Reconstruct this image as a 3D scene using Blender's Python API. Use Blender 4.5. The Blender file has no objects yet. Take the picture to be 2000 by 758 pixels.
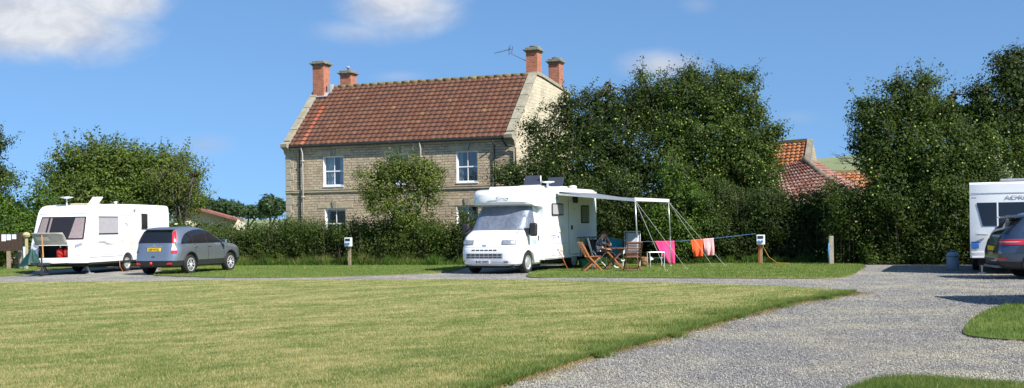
import bpy, bmesh, math, random
import numpy as np
from mathutils import Vector, Matrix
D = bpy.data; SC = bpy.context.scene; COL = SC.collection
R = math.radians
FP = 2200.0; H0 = 438.0; ROLL = R(0.8); CAMH = 1.6
_c, _s = math.cos(ROLL), math.sin(ROLL)
def ray(px, py):
    u = px - 1000.0; v = H0 - py
    return (u*_c + v*_s)/FP, (-u*_s + v*_c)/FP
def G(px, py, z=0.0):
    x, w = ray(px, py); Y = (CAMH - z)/(-w)
    return (x*Y, Y)
def P(px, py, Y):
    x, w = ray(px, py)
    return (x*Y, Y, CAMH + w*Y)

# ------------------------------------------------------------------ materials
def nodes_of(m):
    m.use_nodes = True
    nt = m.node_tree
    for n in list(nt.nodes): nt.nodes.remove(n)
    return nt
def N(nt, t, **kw):
    n = nt.nodes.new(t)
    for k, v in kw.items():
        if k in ('ins',):
            for a, b in v.items(): n.inputs[a].default_value = b
        else: setattr(n, k, v)
    return n
def L(nt, a, b): nt.links.new(a, b)
def c4(c): return (c[0], c[1], c[2], 1.0)
def ramp(nt, fac, stops):
    r = N(nt, 'ShaderNodeValToRGB')
    els = r.color_ramp.elements
    while len(els) > 1: els.remove(els[-1])
    els[0].position = stops[0][0]; els[0].color = c4(stops[0][1])
    for p, c in stops[1:]:
        e = els.new(p); e.color = c4(c)
    L(nt, fac, r.inputs[0]); return r.outputs[0]
def mixc(nt, fac, a, b, mode='MIX'):
    m = N(nt, 'ShaderNodeMix', data_type='RGBA', blend_type=mode)
    for sock, val in ((m.inputs[0], fac), (m.inputs[6], a), (m.inputs[7], b)):
        if hasattr(val, 'links') or isinstance(val, bpy.types.NodeSocket): L(nt, val, sock)
        elif isinstance(val, (tuple, list)): sock.default_value = c4(val)
        else: sock.default_value = val
    return m.outputs[2]
def math_(nt, op, a, b=None, c=None):
    m = N(nt, 'ShaderNodeMath', operation=op)
    for i, v in enumerate((a, b, c)):
        if v is None: continue
        if isinstance(v, bpy.types.NodeSocket): L(nt, v, m.inputs[i])
        else: m.inputs[i].default_value = v
    return m.outputs[0]
def noise(nt, vec, scale, detail=3, rough=.6, dist=0):
    n = N(nt, 'ShaderNodeTexNoise', ins={'Scale': scale, 'Detail': detail, 'Roughness': rough, 'Distortion': dist})
    if vec is not None: L(nt, vec, n.inputs['Vector'])
    return n.outputs['Fac']
def finish(nt, col, rough=.6, metal=0, bump=None, bstr=.3, bdist=.01, spec=.5, coat=0, trans=None):
    b = N(nt, 'ShaderNodeBsdfPrincipled')
    if isinstance(col, bpy.types.NodeSocket): L(nt, col, b.inputs['Base Color'])
    else: b.inputs['Base Color'].default_value = c4(col)
    if isinstance(rough, bpy.types.NodeSocket): L(nt, rough, b.inputs['Roughness'])
    else: b.inputs['Roughness'].default_value = rough
    b.inputs['Metallic'].default_value = metal
    b.inputs['Specular IOR Level'].default_value = spec
    b.inputs['Coat Weight'].default_value = coat
    b.inputs['Coat Roughness'].default_value = .04
    if bump is not None:
        bp = N(nt, 'ShaderNodeBump', ins={'Strength': bstr, 'Distance': bdist})
        L(nt, bump, bp.inputs['Height']); L(nt, bp.outputs[0], b.inputs['Normal'])
    out = N(nt, 'ShaderNodeOutputMaterial')
    sh = b.outputs[0]
    if trans is not None:
        t = N(nt, 'ShaderNodeBsdfTranslucent')
        if isinstance(col, bpy.types.NodeSocket):
            tc = mixc(nt, 1.0, col, trans[1], 'MULTIPLY'); L(nt, tc, t.inputs[0])
        else: t.inputs[0].default_value = c4(trans[1])
        mx = N(nt, 'ShaderNodeMixShader'); mx.inputs[0].default_value = trans[0]
        L(nt, sh, mx.inputs[1]); L(nt, t.outputs[0], mx.inputs[2]); sh = mx.outputs[0]
    L(nt, sh, out.inputs[0])
    return b
_MC = {}
def pm(name, col, rough=.5, metal=0, var=.12, vs=4.0, bump=0.0, bs=30.0, coat=0, spec=.5, dirt=None):
    if name in _MC: return _MC[name]
    m = D.materials.new(name); nt = nodes_of(m)
    tc = N(nt, 'ShaderNodeTexCoord').outputs['Object']
    f = noise(nt, tc, vs, 4)
    a = tuple(max(0, x*(1-var)) for x in col); b = tuple(min(1, x*(1+var)) for x in col)
    c = ramp(nt, f, [(.3, a), (.7, b)])
    if dirt:
        f2 = noise(nt, tc, dirt[1], 6, .65)
        k = math_(nt, 'MULTIPLY', ramp(nt, f2, [(.5, (0,0,0)), (.75, (1,1,1))]), dirt[2])
        c = mixc(nt, k, c, dirt[0])
    bp = noise(nt, tc, bs, 3) if bump else None
    finish(nt, c, rough, metal, bp, bump, .01, spec, coat)
    _MC[name] = m; return m
def emit_free_glass(name, tint=(.55,.6,.62), refl=.12, rough=.02):
    m = D.materials.new(name); nt = nodes_of(m)
    t = N(nt, 'ShaderNodeBsdfTransparent'); t.inputs[0].default_value = c4(tint)
    g = N(nt, 'ShaderNodeBsdfGlossy'); g.inputs['Roughness'].default_value = rough; g.inputs[0].default_value = (1,1,1,1)
    lw = N(nt, 'ShaderNodeLayerWeight', ins={'Blend': .5})
    k = math_(nt, 'ADD', math_(nt, 'MULTIPLY', math_(nt, 'POWER', lw.outputs['Facing'], 4.0), .8), refl+.04)
    mx = N(nt, 'ShaderNodeMixShader'); L(nt, k, mx.inputs[0]); L(nt, t.outputs[0], mx.inputs[1]); L(nt, g.outputs[0], mx.inputs[2])
    out = N(nt, 'ShaderNodeOutputMaterial'); L(nt, mx.outputs[0], out.inputs[0])
    return m
def leafmat(name, stops, trans=.30, rough=.6, big=.42, spec=.22):
    m = D.materials.new(name); nt = nodes_of(m)
    g = N(nt, 'ShaderNodeNewGeometry')
    c = ramp(nt, g.outputs['Random Per Island'], stops)
    f = noise(nt, g.outputs['Position'], 1.1, 3)
    c = mixc(nt, 1.0, c, ramp(nt, f, [(.3, (1-big,)*3), (.7, (1+big*.6, 1+big*.5, 1-big*.1))]), 'MULTIPLY')
    finish(nt, c, rough, spec=spec, trans=(trans, (1.6, 1.9, .7)))
    return m

# ------------------------------------------------------------------ mesh builder
class MB:
    def __init__(s): s.v = []; s.f = []; s.mi = []
    def add(s, vs, fs, mi=0):
        o = len(s.v); s.v += [tuple(v) for v in vs]
        s.f += [tuple(i+o for i in f) for f in fs]; s.mi += [mi]*len(fs); return s
    def box(s, c, d, rot=None, mi=0):
        x, y, z = d[0]/2, d[1]/2, d[2]/2
        vs = [Vector((a, b, e)) for a in (-x, x) for b in (-y, y) for e in (-z, z)]
        if rot is not None:
            M = rot if isinstance(rot, Matrix) else Matrix.Rotation(rot, 3, 'Z')
            vs = [M @ v for v in vs]
        vs = [v + Vector(c) for v in vs]
        return s.add(vs, [(0,1,3,2),(4,6,7,5),(0,4,5,1),(2,3,7,6),(0,2,6,4),(1,5,7,3)], mi)
    def bx(s, x0, x1, y0, y1, z0, z1, mi=0):
        return s.box(((x0+x1)/2, (y0+y1)/2, (z0+z1)/2), (abs(x1-x0), abs(y1-y0), abs(z1-z0)), mi=mi)
    def bar(s, a, b, w, h=None, up=(0,0,1), mi=0):
        a = Vector(a); b = Vector(b); h = h or w
        d = (b-a); n = d.length; d.normalize(); u = Vector(up)
        if abs(d.dot(u)) > .98: u = Vector((1,0,0))
        sd = d.cross(u).normalized(); u = sd.cross(d).normalized()
        M = Matrix((d, sd, u)).transposed()
        return s.box((a+b)/2, (n, w, h), M, mi)
    def tube(s, pts, r, n=8, mi=0, cap=True):
        pts = [Vector(p) for p in pts]; rr = r if isinstance(r, (list, tuple)) else [r]*len(pts)
        vs = []; fs = []; k = len(pts); ref = None
        for i, p in enumerate(pts):
            t = (pts[min(i+1, k-1)] - pts[max(i-1, 0)]).normalized()
            if ref is None:
                ref = Vector((0,0,1)) if abs(t.z) < .9 else Vector((1,0,0))
            a = t.cross(ref).normalized(); b = t.cross(a).normalized(); ref = a.cross(t)
            for j in range(n):
                q = 2*math.pi*j/n
                vs.append(p + (a*math.cos(q) + b*math.sin(q))*rr[i])
        for i in range(k-1):
            for j in range(n):
                fs.append((i*n+j, i*n+(j+1) % n, (i+1)*n+(j+1) % n, (i+1)*n+j))
        if cap: fs.append(tuple(range(n))); fs.append(tuple(reversed(range((k-1)*n, k*n))))
        return s.add(vs, fs, mi)
    def lathe(s, prof, c, n=20, axis='z', mi=0):
        vs = []; fs = []
        for r, h in prof:
            for j in range(n):
                q = 2*math.pi*j/n; a, b = r*math.cos(q), r*math.sin(q)
                p = (a, b, h) if axis == 'z' else ((a, h, b) if axis == 'y' else (h, a, b))
                vs.append((p[0]+c[0], p[1]+c[1], p[2]+c[2]))
        k = len(prof)
        for i in range(k-1):
            for j in range(n): fs.append((i*n+j, i*n+(j+1) % n, (i+1)*n+(j+1) % n, (i+1)*n+j))
        fs.append(tuple(range(n))); fs.append(tuple(range((k-1)*n, k*n)))
        return s.add(vs, fs, mi)
    def prism(s, poly, h0, h1, axis='z', mi=0):
        def mk(a, b, h): return (a, b, h) if axis == 'z' else ((a, h, b) if axis == 'y' else (h, a, b))
        n = len(poly)
        vs = [mk(a, b, h0) for a, b in poly] + [mk(a, b, h1) for a, b in poly]
        fs = [tuple(range(n)), tuple(range(n, 2*n))] + [(i, (i+1) % n, n+(i+1) % n, n+i) for i in range(n)]
        return s.add(vs, fs, mi)
    def grid(s, fn, nu, nv, mi=0):
        vs = [fn(i/nu, j/nv) for i in range(nu+1) for j in range(nv+1)]
        fs = [(i*(nv+1)+j, (i+1)*(nv+1)+j, (i+1)*(nv+1)+j+1, i*(nv+1)+j+1) for i in range(nu) for j in range(nv)]
        return s.add(vs, fs, mi)
    def build(s, name, mat, parent=None, smooth=False, bevel=0, segs=2, sub=0, solid=0, recalc=True):
        me = D.meshes.new(name); me.from_pydata(s.v, [], s.f)
        for m in (mat if isinstance(mat, (list, tuple)) else [mat]): me.materials.append(m)
        if any(s.mi): me.polygons.foreach_set('material_index', s.mi)
        if recalc:
            bm = bmesh.new(); bm.from_mesh(me); bmesh.ops.recalc_face_normals(bm, faces=bm.faces); bm.to_mesh(me); bm.free()
        if smooth:
            me.polygons.foreach_set('use_smooth', [True]*len(me.polygons))
        o = D.objects.new(name, me); COL.objects.link(o)
        if parent is not None: o.parent = parent
        if solid:
            md = o.modifiers.new('solid', 'SOLIDIFY'); md.thickness = solid; md.offset = 0
        if bevel:
            md = o.modifiers.new('bevel', 'BEVEL'); md.width = bevel; md.segments = segs; md.limit_method = 'ANGLE'; md.angle_limit = R(40)
        if smooth and bevel == 0 and sub == 0:
            pass
        if sub:
            md = o.modifiers.new('sub', 'SUBSURF'); md.levels = sub; md.render_levels = sub
        return o
def auto_smooth(o, ang=35):
    me = o.data
    bm = bmesh.new(); bm.from_mesh(me)
    for f in bm.faces: f.smooth = True
    for e in bm.edges:
        if len(e.link_faces) == 2 and e.calc_face_angle(0) > R(ang): e.smooth = False
    bm.to_mesh(me); bm.free(); return o
def thing(name, label, cat, loc=(0,0,0), rotz=0, group=None):
    o = D.objects.new(name, None); COL.objects.link(o)
    o.empty_display_size = .2
    o.location = (loc[0], loc[1], loc[2] if len(loc) > 2 else 0); o.rotation_euler = (0, 0, rotz)
    return tag(o, label, cat, group)
def tag(o, label=None, cat=None, group=None, kind=None):
    if label: o['label'] = label
    if cat: o['category'] = cat
    if group: o['group'] = group
    if kind: o['kind'] = kind
    return o
def copy_tree(o, parent=None):
    c = o.copy(); COL.objects.link(c); c.parent = parent
    for ch in list(o.children): copy_tree(ch, c)
    return c
def apply_mods(o):
    bpy.context.view_layer.update()
    dg = bpy.context.evaluated_depsgraph_get()
    me = D.meshes.new_from_object(o.evaluated_get(dg)); old = o.data
    o.modifiers.clear(); o.data = me
    return o
def boolean_cut(o, cutters):
    tmp = []
    for k in cutters:
        c = k.build('cutter', o.data.materials[0]); c.parent = o.parent; tmp.append(c)
        md = o.modifiers.new('b', 'BOOLEAN'); md.operation = 'DIFFERENCE'; md.object = c; md.solver = 'EXACT'
    apply_mods(o)
    for c in tmp: D.objects.remove(c)
    return o
def text(name, s, size, mat, parent, loc, rot, shear=0, ext=.002, sx=1.0):
    cu = D.curves.new(name, 'FONT'); cu.body = s; cu.size = size; cu.extrude = ext; cu.shear = shear
    cu.align_x = 'CENTER'; cu.align_y = 'CENTER'; cu.resolution_u = 3
    t = D.objects.new(name, cu); COL.objects.link(t)
    bpy.context.view_layer.update()
    me = D.meshes.new_from_object(t.evaluated_get(bpy.context.evaluated_depsgraph_get()))
    D.objects.remove(t)
    me.materials.clear(); me.materials.append(mat)
    o = D.objects.new(name, me); COL.objects.link(o); o.parent = parent
    o.location = loc; o.rotation_euler = rot; o.scale = (sx, 1, 1)
    return o
def np_mesh(name, verts, faces, mat, parent=None, smooth=False):
    me = D.meshes.new(name); nv = len(verts); nf, k = faces.shape
    me.vertices.add(nv); me.vertices.foreach_set('co', np.ascontiguousarray(verts, dtype=np.float32).ravel())
    me.loops.add(nf*k); me.loops.foreach_set('vertex_index', np.ascontiguousarray(faces, dtype=np.int32).ravel())
    me.polygons.add(nf); me.polygons.foreach_set('loop_start', np.arange(0, nf*k, k, dtype=np.int32))
    me.materials.append(mat); me.update(calc_edges=True)
    o = D.objects.new(name, me); COL.objects.link(o)
    if parent is not None: o.parent = parent
    return o

# ------------------------------------------------------------------ camera, sun, sky
cam = D.cameras.new('camera'); cam.sensor_width = 36; cam.lens = FP/2000*36
cam.shift_y = (H0-379)/2000; cam.clip_start = .1; cam.clip_end = 6000
co = D.objects.new('camera', cam); COL.objects.link(co)
co.matrix_world = Matrix.Translation((0, 0, CAMH)) @ Matrix.Rotation(R(90), 4, 'X') @ Matrix.Rotation(-ROLL, 4, 'Z')
SC.camera = co
SUNV = Vector((.753, -.735, 1.0)).normalized()
sl = D.lights.new('sun', 'SUN'); sl.energy = 4.8; sl.angle = R(.5); sl.color = (1, .95, .87)
so = D.objects.new('sun', sl); COL.objects.link(so)
so.rotation_euler = SUNV.to_track_quat('Z', 'Y').to_euler(); so.location = (20, -20, 30)
w = D.worlds.new('World'); SC.world = w; w.use_nodes = True
nt = w.node_tree
for n in list(nt.nodes): nt.nodes.remove(n)
sky = N(nt, 'ShaderNodeTexSky', sky_type='NISHITA'); sky.sun_disc = False
sky.sun_elevation = math.asin(SUNV.z); sky.sun_rotation = math.atan2(SUNV.x, SUNV.y)
sky.air_density = 1.0; sky.dust_density = .35; sky.ozone_density = 2.2; sky.altitude = 50
tc = N(nt, 'ShaderNodeTexCoord')
sp = N(nt, 'ShaderNodeSeparateXYZ'); L(nt, tc.outputs['Generated'], sp.inputs[0])
yy = math_(nt, 'MAXIMUM', sp.outputs[1], .02)
uu = math_(nt, 'DIVIDE', sp.outputs[0], yy); ww = math_(nt, 'DIVIDE', sp.outputs[2], yy)
cmb = N(nt, 'ShaderNodeCombineXYZ'); L(nt, uu, cmb.inputs[0]); L(nt, ww, cmb.inputs[1])
mp = N(nt, 'ShaderNodeMapping'); L(nt, cmb.outputs[0], mp.inputs[0]); mp.inputs['Scale'].default_value = (1, 1.7, 1)
n1 = noise(nt, mp.outputs[0], 13, 8, .6, .25)
n2 = noise(nt, mp.outputs[0], 28, 6, .6, .5)
dens = None
def cloud(px, py, rx, ry, gain=1.0, soft=1.0, nz=.85):
    cx, cw = ray(px, py)
    a = math_(nt, 'DIVIDE', math_(nt, 'SUBTRACT', uu, cx), rx/FP)
    b = math_(nt, 'DIVIDE', math_(nt, 'SUBTRACT', ww, cw), ry/FP)
    r2 = math_(nt, 'SQRT', math_(nt, 'ADD', math_(nt, 'MULTIPLY', a, a), math_(nt, 'MULTIPLY', b, b)))
    d = math_(nt, 'SUBTRACT', 1.0, r2)
    d = math_(nt, 'ADD', d, math_(nt, 'MULTIPLY', math_(nt, 'SUBTRACT', n1, .5), nz))
    m = N(nt, 'ShaderNodeMapRange', interpolation_type='SMOOTHSTEP'); L(nt, d, m.inputs[0])
    m.inputs[1].default_value = 0; m.inputs[2].default_value = soft; m.inputs[4].default_value = gain
    return m.outputs[0]
for args in ((80, 42, 262, 104, .97, .7), (205, 5, 170, 66, .94, .75), (-60, 60, 200, 90, .95, .8), (60, 100, 180, 34, .55, 1.2),
             (785, -5, 150, 98, .92, .8), (700, 60, 130, 34, .45, 1.2), (1300, 128, 110, 42, .8, 1.1), (395, 282, 85, 32, .45, 1.3),
             (1362, 10, 50, 25, .22, 1.2), (780, 150, 70, 16, .2, 1.0), (1560, 230, 60, 20, .14, 1.2), (2260, 40, 120, 40, .8, .8), (-300, 200, 200, 60, .8, .8)):
    d = cloud(*args)
    dens = d if dens is None else math_(nt, 'MAXIMUM', dens, d)
shade = math_(nt, 'ADD', math_(nt, 'MULTIPLY', n2, .9), math_(nt, 'MULTIPLY', ww, 1.9))
ccol = ramp(nt, shade, [(.46, (3.2, 3.5, 4.2)), (.66, (4.1, 4.3, 4.85)), (.92, (5.6, 5.75, 6.0))])
lift = N(nt, 'ShaderNodeCombineXYZ'); L(nt, sp.outputs[0], lift.inputs[0]); L(nt, sp.outputs[1], lift.inputs[1]); L(nt, math_(nt, 'ADD', math_(nt, 'MULTIPLY', sp.outputs[2], 0.75), .185), lift.inputs[2])
L(nt, lift.outputs[0], sky.inputs[0])
skyc = mixc(nt, 1.0, sky.outputs[0], (.80, 1.02, 1.17), 'MULTIPLY')
fin = mixc(nt, dens, skyc, ccol)
bg = N(nt, 'ShaderNodeBackground', ins={'Strength': .088}); L(nt, fin, bg.inputs[0])
wo = N(nt, 'ShaderNodeOutputWorld'); L(nt, bg.outputs[0], wo.inputs[0])
SC.view_settings.view_transform = 'Standard'; SC.view_settings.look = 'None'
SC.view_settings.exposure = 0.75; SC.view_settings.gamma = 1.0
SC.view_settings.use_curve_mapping = False
SC.cycles.max_bounces = 6; SC.cycles.transparent_max_bounces = 12; SC.cycles.diffuse_bounces = 3
SC.cycles.use_denoising = True
# ------------------------------------------------------------------ ground
rng = np.random.default_rng(7); random.seed(7)
def grass_color(nt, dry=.5, var=1.0):
    g = N(nt, 'ShaderNodeNewGeometry').outputs['Position']
    mp = N(nt, 'ShaderNodeMapping'); L(nt, g, mp.inputs[0]); mp.inputs['Rotation'].default_value = (0, 0, R(30)); mp.inputs['Scale'].default_value = (1.9, .85, 1); mp.vector_type = 'TEXTURE'
    st = noise(nt, mp.outputs[0], 1.0, 6, .68, .4)
    mp2 = N(nt, 'ShaderNodeMapping'); L(nt, g, mp2.inputs[0]); mp2.inputs['Rotation'].default_value = (0, 0, R(33)); mp2.inputs['Scale'].default_value = (1.5, .8, 1); mp2.vector_type = 'TEXTURE'
    fi = noise(nt, mp2.outputs[0], 4.0, 6, .75)
    vf = noise(nt, g, 45, 3, .7)
    f = math_(nt, 'ADD', math_(nt, 'MULTIPLY', st, .52), math_(nt, 'MULTIPLY', fi, .48))
    f = math_(nt, 'ADD', f, math_(nt, 'MULTIPLY', math_(nt, 'SUBTRACT', vf, .5), .35))
    return f, g
def grassmat(name, stops, blades=False):
    m = D.materials.new(name); nt = nodes_of(m)
    f, g = grass_color(nt)
    if blades:
        rp = N(nt, 'ShaderNodeNewGeometry').outputs['Random Per Island']
        f = math_(nt, 'ADD', f, math_(nt, 'MULTIPLY', math_(nt, 'SUBTRACT', rp, .5), .4))
    c = ramp(nt, f, stops)
    if blades: finish(nt, c, .55, spec=.25, trans=(.3, (1.3, 1.5, .7)))
    else: finish(nt, c, .9, spec=.1, bump=noise(nt, g, 60, 4, .8), bstr=.9, bdist=.03)
    return m
DRY = [(.32, (.080, .145, .028)), (.43, (.150, .200, .048)), (.50, (.25, .265, .085)), (.565, (.38, .335, .145)), (.66, (.56, .46, .24))]
GRN = [(.28, (.055, .105, .018)), (.46, (.115, .180, .034)), (.60, (.19, .235, .060)), (.76, (.33, .31, .12))]
m_lawn = grassmat('dry_lawn', DRY); m_lawnb = grassmat('dry_lawn_blades', DRY, True)
m_verge = grassmat('green_lawn', GRN); m_vergeb = grassmat('green_lawn_blades', GRN, True)
m_field = grassmat('field_grass', GRN)
def gravelmat():
    m = D.materials.new('gravel'); nt = nodes_of(m)
    g = N(nt, 'ShaderNodeNewGeometry').outputs['Position']
    v = N(nt, 'ShaderNodeTexVoronoi', feature='F1', ins={'Scale': 62.0}); L(nt, g, v.inputs['Vector'])
    sp = N(nt, 'ShaderNodeSeparateColor'); L(nt, v.outputs['Color'], sp.inputs[0])
    c = ramp(nt, sp.outputs[0], [(0, (.105, .10, .10)), (.3, (.188, .182, .18)), (.65, (.265, .257, .248)), (.9, (.35, .34, .315)), (1, (.52, .50, .45))])
    big = noise(nt, g, .55, 5, .6)
    c = mixc(nt, ramp(nt, big, [(.42, (0,0,0)), (.64, (.8,)*3)]), c, mixc(nt, sp.outputs[1], (.15, .14, .105), (.56, .52, .40)))
    b2 = noise(nt, g, 2.2, 4, .7)
    c = mixc(nt, 1.0, c, ramp(nt, b2, [(.3, (.78, .78, .8)), (.7, (1.12, 1.12, 1.1))]), 'MULTIPLY')
    hgt = math_(nt, 'SUBTRACT', 1.0, v.outputs['Distance'])
    finish(nt, c, .85, spec=.25, bump=hgt, bstr=.6, bdist=.018)
    return m
m_gravel = gravelmat()
# base terrain: one sheet out to the hills
def terr(x, y):
    r = math.hypot(x, y)
    z = 0.0
    if y > 120:
        t = min(1, (y-120)/600)
        z = t*t*(3-2*t)*(5 + 2*math.sin(x*.003+1.3) + 36/(1+math.exp(-(x-120)/30.0)))
    return z - .02
mb = MB()
xs = [-3000, -1500, -900, -600] + [-450+i*30 for i in range(31)] + [600, 900, 1500, 3000]
ys = [-300, -60, 0, 30, 60, 90, 120] + [120+i*40 for i in range(1, 20)] + [1200, 2000, 3500]
def gf(u, v):
    i = round(u*(len(xs)-1)); j = round(v*(len(ys)-1)); return (xs[i], ys[j], terr(xs[i], ys[j]))
mb.grid(gf, len(xs)-1, len(ys)-1)
def fieldmat():
    m = D.materials.new('far_field'); nt = nodes_of(m)
    g = N(nt, 'ShaderNodeNewGeometry').outputs['Position']
    n = noise(nt, g, .02, 3); n2_ = noise(nt, g, 3, 5, .7)
    c = ramp(nt, n, [(.4, (.20, .24, .12)), (.6, (.26, .28, .15))])
    c = mixc(nt, .4, c, ramp(nt, n2_, [(.3, (.14, .18, .08)), (.7, (.28, .29, .16))]))
    finish(nt, c, .9, spec=.1); return m
gr = mb.build('ground', fieldmat(), smooth=True); tag(gr, kind='structure')

def smooth_poly(pts, n=6, close=True):
    out = []; k = len(pts)
    for i in range(k):
        p0, p1, p2, p3 = (np.array(pts[(i+j-1) % k], float) for j in range(4))
        for t in np.linspace(0, 1, n, endpoint=False):
            out.append(tuple(.5*((2*p1) + (-p0+p2)*t + (2*p0-5*p1+4*p2-p3)*t*t + (-p0+3*p1-3*p2+p3)*t**3)))
    return out
def jitter(poly, amp):
    out = []
    for i, (x, y) in enumerate(poly):
        a = amp*math.sin(x*9.1+y*3.3)*.5 + random.uniform(-amp, amp)*.6
        out.append((x+a*.7, y+a))
    return out
def slab(name, poly, z, skirt, mats, kind='structure'):
    n = len(poly); bm = bmesh.new()
    top = [bm.verts.new((x, y, z)) for x, y in poly]
    es = [bm.edges.new((top[i], top[(i+1) % n])) for i in range(n)]
    bmesh.ops.triangle_fill(bm, use_beauty=True, use_dissolve=False, edges=es)
    for f in bm.faces:
        f.normal_update()
        if f.normal.z < 0: f.normal_flip()
    bot = [bm.verts.new((x + (0), y, z-skirt)) for x, y in poly]
    for i in range(n):
        f = bm.faces.new((top[i], top[(i+1) % n], bot[(i+1) % n], bot[i])); f.material_index = 1
    me = D.meshes.new(name); bm.to_mesh(me); bm.free()
    for m in mats: me.materials.append(m)
    o = D.objects.new(name, me); COL.objects.link(o); tag(o, kind=kind); return o
m_soil = pm('soil_edge', (.16, .125, .065), .95, var=.4, vs=12)
gp = [(-45, 5), (45, 5), (45, 40.5), (22, 41.5), (11.6, 41.6)] + [(3.0, 44.3), (-3.5, 45.6), (-12, 48), (-45, 52)]
slab('gravel_drive', gp, 0.0, .02, [m_gravel, m_gravel])
GZ = .028
def gp_(lst): return [G(x, y, GZ) for x, y in lst]
nearL = gp_([(-60, 552), (200, 549.5), (500, 546.5), (900, 545.5), (1200, 549), (1400, 554), (1560, 560), (1655, 567)])
nearR = gp_([(1672, 570), (1655, 576), (1600, 584), (1550, 592), (1450, 617), (1300, 659), (1150, 698), (1050, 728), (940, 766), (840, 800)])
def subdiv(pts, n=8): return [(a[0]+(b[0]-a[0])*k/n, a[1]+(b[1]-a[1])*k/n) for a, b in zip(pts, pts[1:]) for k in range(n)] + [pts[-1]]
def smooth_open(pts, n=8):
    a = [(2*pts[0][0]-pts[1][0], 2*pts[0][1]-pts[1][1])] + list(pts) + [(2*pts[-1][0]-pts[-2][0], 2*pts[-1][1]-pts[-2][1])]
    return smooth_poly(a, n)[n:-2*n+1]
curve = subdiv(nearR[:4], 6)[1:-1] + smooth_open(nearR[3:], 8)
poly_near = jitter(subdiv(nearL, 8) + [nearR[0]] + curve, .045) + [(-2, 6.0), (-15, 6), (-25, 20)]
near = slab('lawn', poly_near, GZ, .06, [m_lawn, m_soil])
vl = gp_([(300, 536.5), (380, 540), (460, 541.5), (600, 541), (700, 538.5), (800, 535), (868, 531), (905, 523)]) + [(-2.2, 44.9), (-9, 47.4), (-13.8, 48.7), (-14.3, 47), (-14.0, 44.5), (-13.3, 42.8)]
vl = smooth_poly(vl, 6); vl = jitter(vl, .03)
verge1 = slab('grass_verge', vl, GZ, .06, [m_verge, m_soil])
vr = gp_([(1032, 540.5), (1120, 541), (1200, 541), (1400, 542.5), (1550, 543), (1630, 542), (1662, 537), (1680, 527), (1690, 519)]) + [(12.5, 42.6), (8, 43.0), (3, 44.6), (2.2, 43.5), (1.35, 40), (.75, 37.4)]
vr = jitter(smooth_poly(vr, 6), .03)
verge2 = slab('grass_verge', vr, GZ, .06, [m_verge, m_soil])
v3 = gp_([(-80, 540), (30, 537.5), (62, 531), (75, 524)]) + [(-19.0, 45.5), (-17.5, 49.5), (-22, 51), (-30, 52), (-32, 44)]
v3 = jitter(smooth_poly(v3, 6), .03)
verge3 = slab('grass_verge', v3, GZ, .06, [m_verge, m_soil])
v4 = gp_([(2100, 590), (2000, 592), (1950, 598), (1905, 618), (1884, 640), (1886, 652), (1930, 659), (2000, 663), (2150, 668)])
v4 = jitter(smooth_poly(v4 + [(15, 14), (17, 19)], 6), .02)
verge4 = slab('grass_island', v4, GZ, .06, [m_verge, m_soil])
v5 = gp_([(1640, 775), (1680, 752), (1720, 740), (1800, 737), (1900, 745), (2000, 752), (2120, 760)]) + [(7.5, 8), (5, 8.2), (3.2, 9.3)]
v5 = jitter(smooth_poly(v5, 6), .015)
verge5 = slab('grass_island', v5, GZ, .06, [m_verge, m_soil])

def in_poly(px, py, poly):
    inside = np.zeros(len(px), bool); n = len(poly); j = n-1
    for i in range(n):
        xi, yi = poly[i]; xj, yj = poly[j]
        c = ((yi > py) != (yj > py)) & (px < (xj-xi)*(py-yi)/(yj-yi+1e-12)+xi)
        inside ^= c; j = i
    return inside
def blades(name, poly, n, hmin, hmax, wdt, mat, label, power=0, z=GZ, ymax=None, edge=False):
    P_ = np.array(poly); x0, y0 = P_.min(0); x1, y1 = P_.max(0)
    y0 = max(y0, 9.8); 
    if ymax: y1 = min(y1, ymax)
    k = n*4
    if power:   # denser near the camera, where single blades can be seen
        u = rng.random(k); y = (y0**(-power) + u*(y1**(-power)-y0**(-power)))**(-1/power)
    else: y = rng.uniform(y0, y1, k)
    hw = .47*y + .6
    x = rng.uniform(-1, 1, k)*hw
    m = (x > x0) & (x < x1); x, y = x[m], y[m]
    m = in_poly(x, y, poly); x, y = x[m][:n], y[m][:n]; n = len(x)
    if n == 0: return
    sc = np.clip(y/14, 1, 2.4)
    h = rng.uniform(hmin, hmax, n)*(1+.5*rng.random(n)**4); a = rng.uniform(0, 2*np.pi, n); wd = wdt*sc*rng.uniform(.6, 1.3, n)
    dx, dy = np.cos(a)*wd/2, np.sin(a)*wd/2
    la = rng.uniform(0, 2*np.pi, n); ln = h*rng.uniform(.1, .9, n)
    v = np.zeros((n, 3, 3), np.float32)
    v[:, 0] = np.stack([x-dx, y-dy, np.full(n, z-.005)], 1); v[:, 1] = np.stack([x+dx, y+dy, np.full(n, z-.005)], 1)
    v[:, 2] = np.stack([x+np.cos(la)*ln, y+np.sin(la)*ln, z+h], 1)
    o = np_mesh(name, v.reshape(-1, 3), np.arange(n*3).reshape(-1, 3), mat)
    tag(o, label, 'grass', kind='stuff'); return o
blades('grass', poly_near, 460000, .012, .03, .005, m_lawnb, 'short straw and green grass of the big striped lawn', power=1.3)
blades('grass', v5, 40000, .03, .06, .005, m_vergeb, 'green grass of the lawn corner at the bottom right edge', power=0)
blades('grass', v4, 40000, .02, .05, .007, m_vergeb, 'green grass of the small lawn tongue at the right edge', power=0)
for pl, lab, n in ((vl, 'green grass of the verge behind the grey car', 30000), (vr, 'green grass of the verge under the awning and washing', 40000), (v3, 'green grass round the notice board', 12000)):
    blades('grass', pl, n, .02, .05, .006, m_vergeb, lab)
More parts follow.
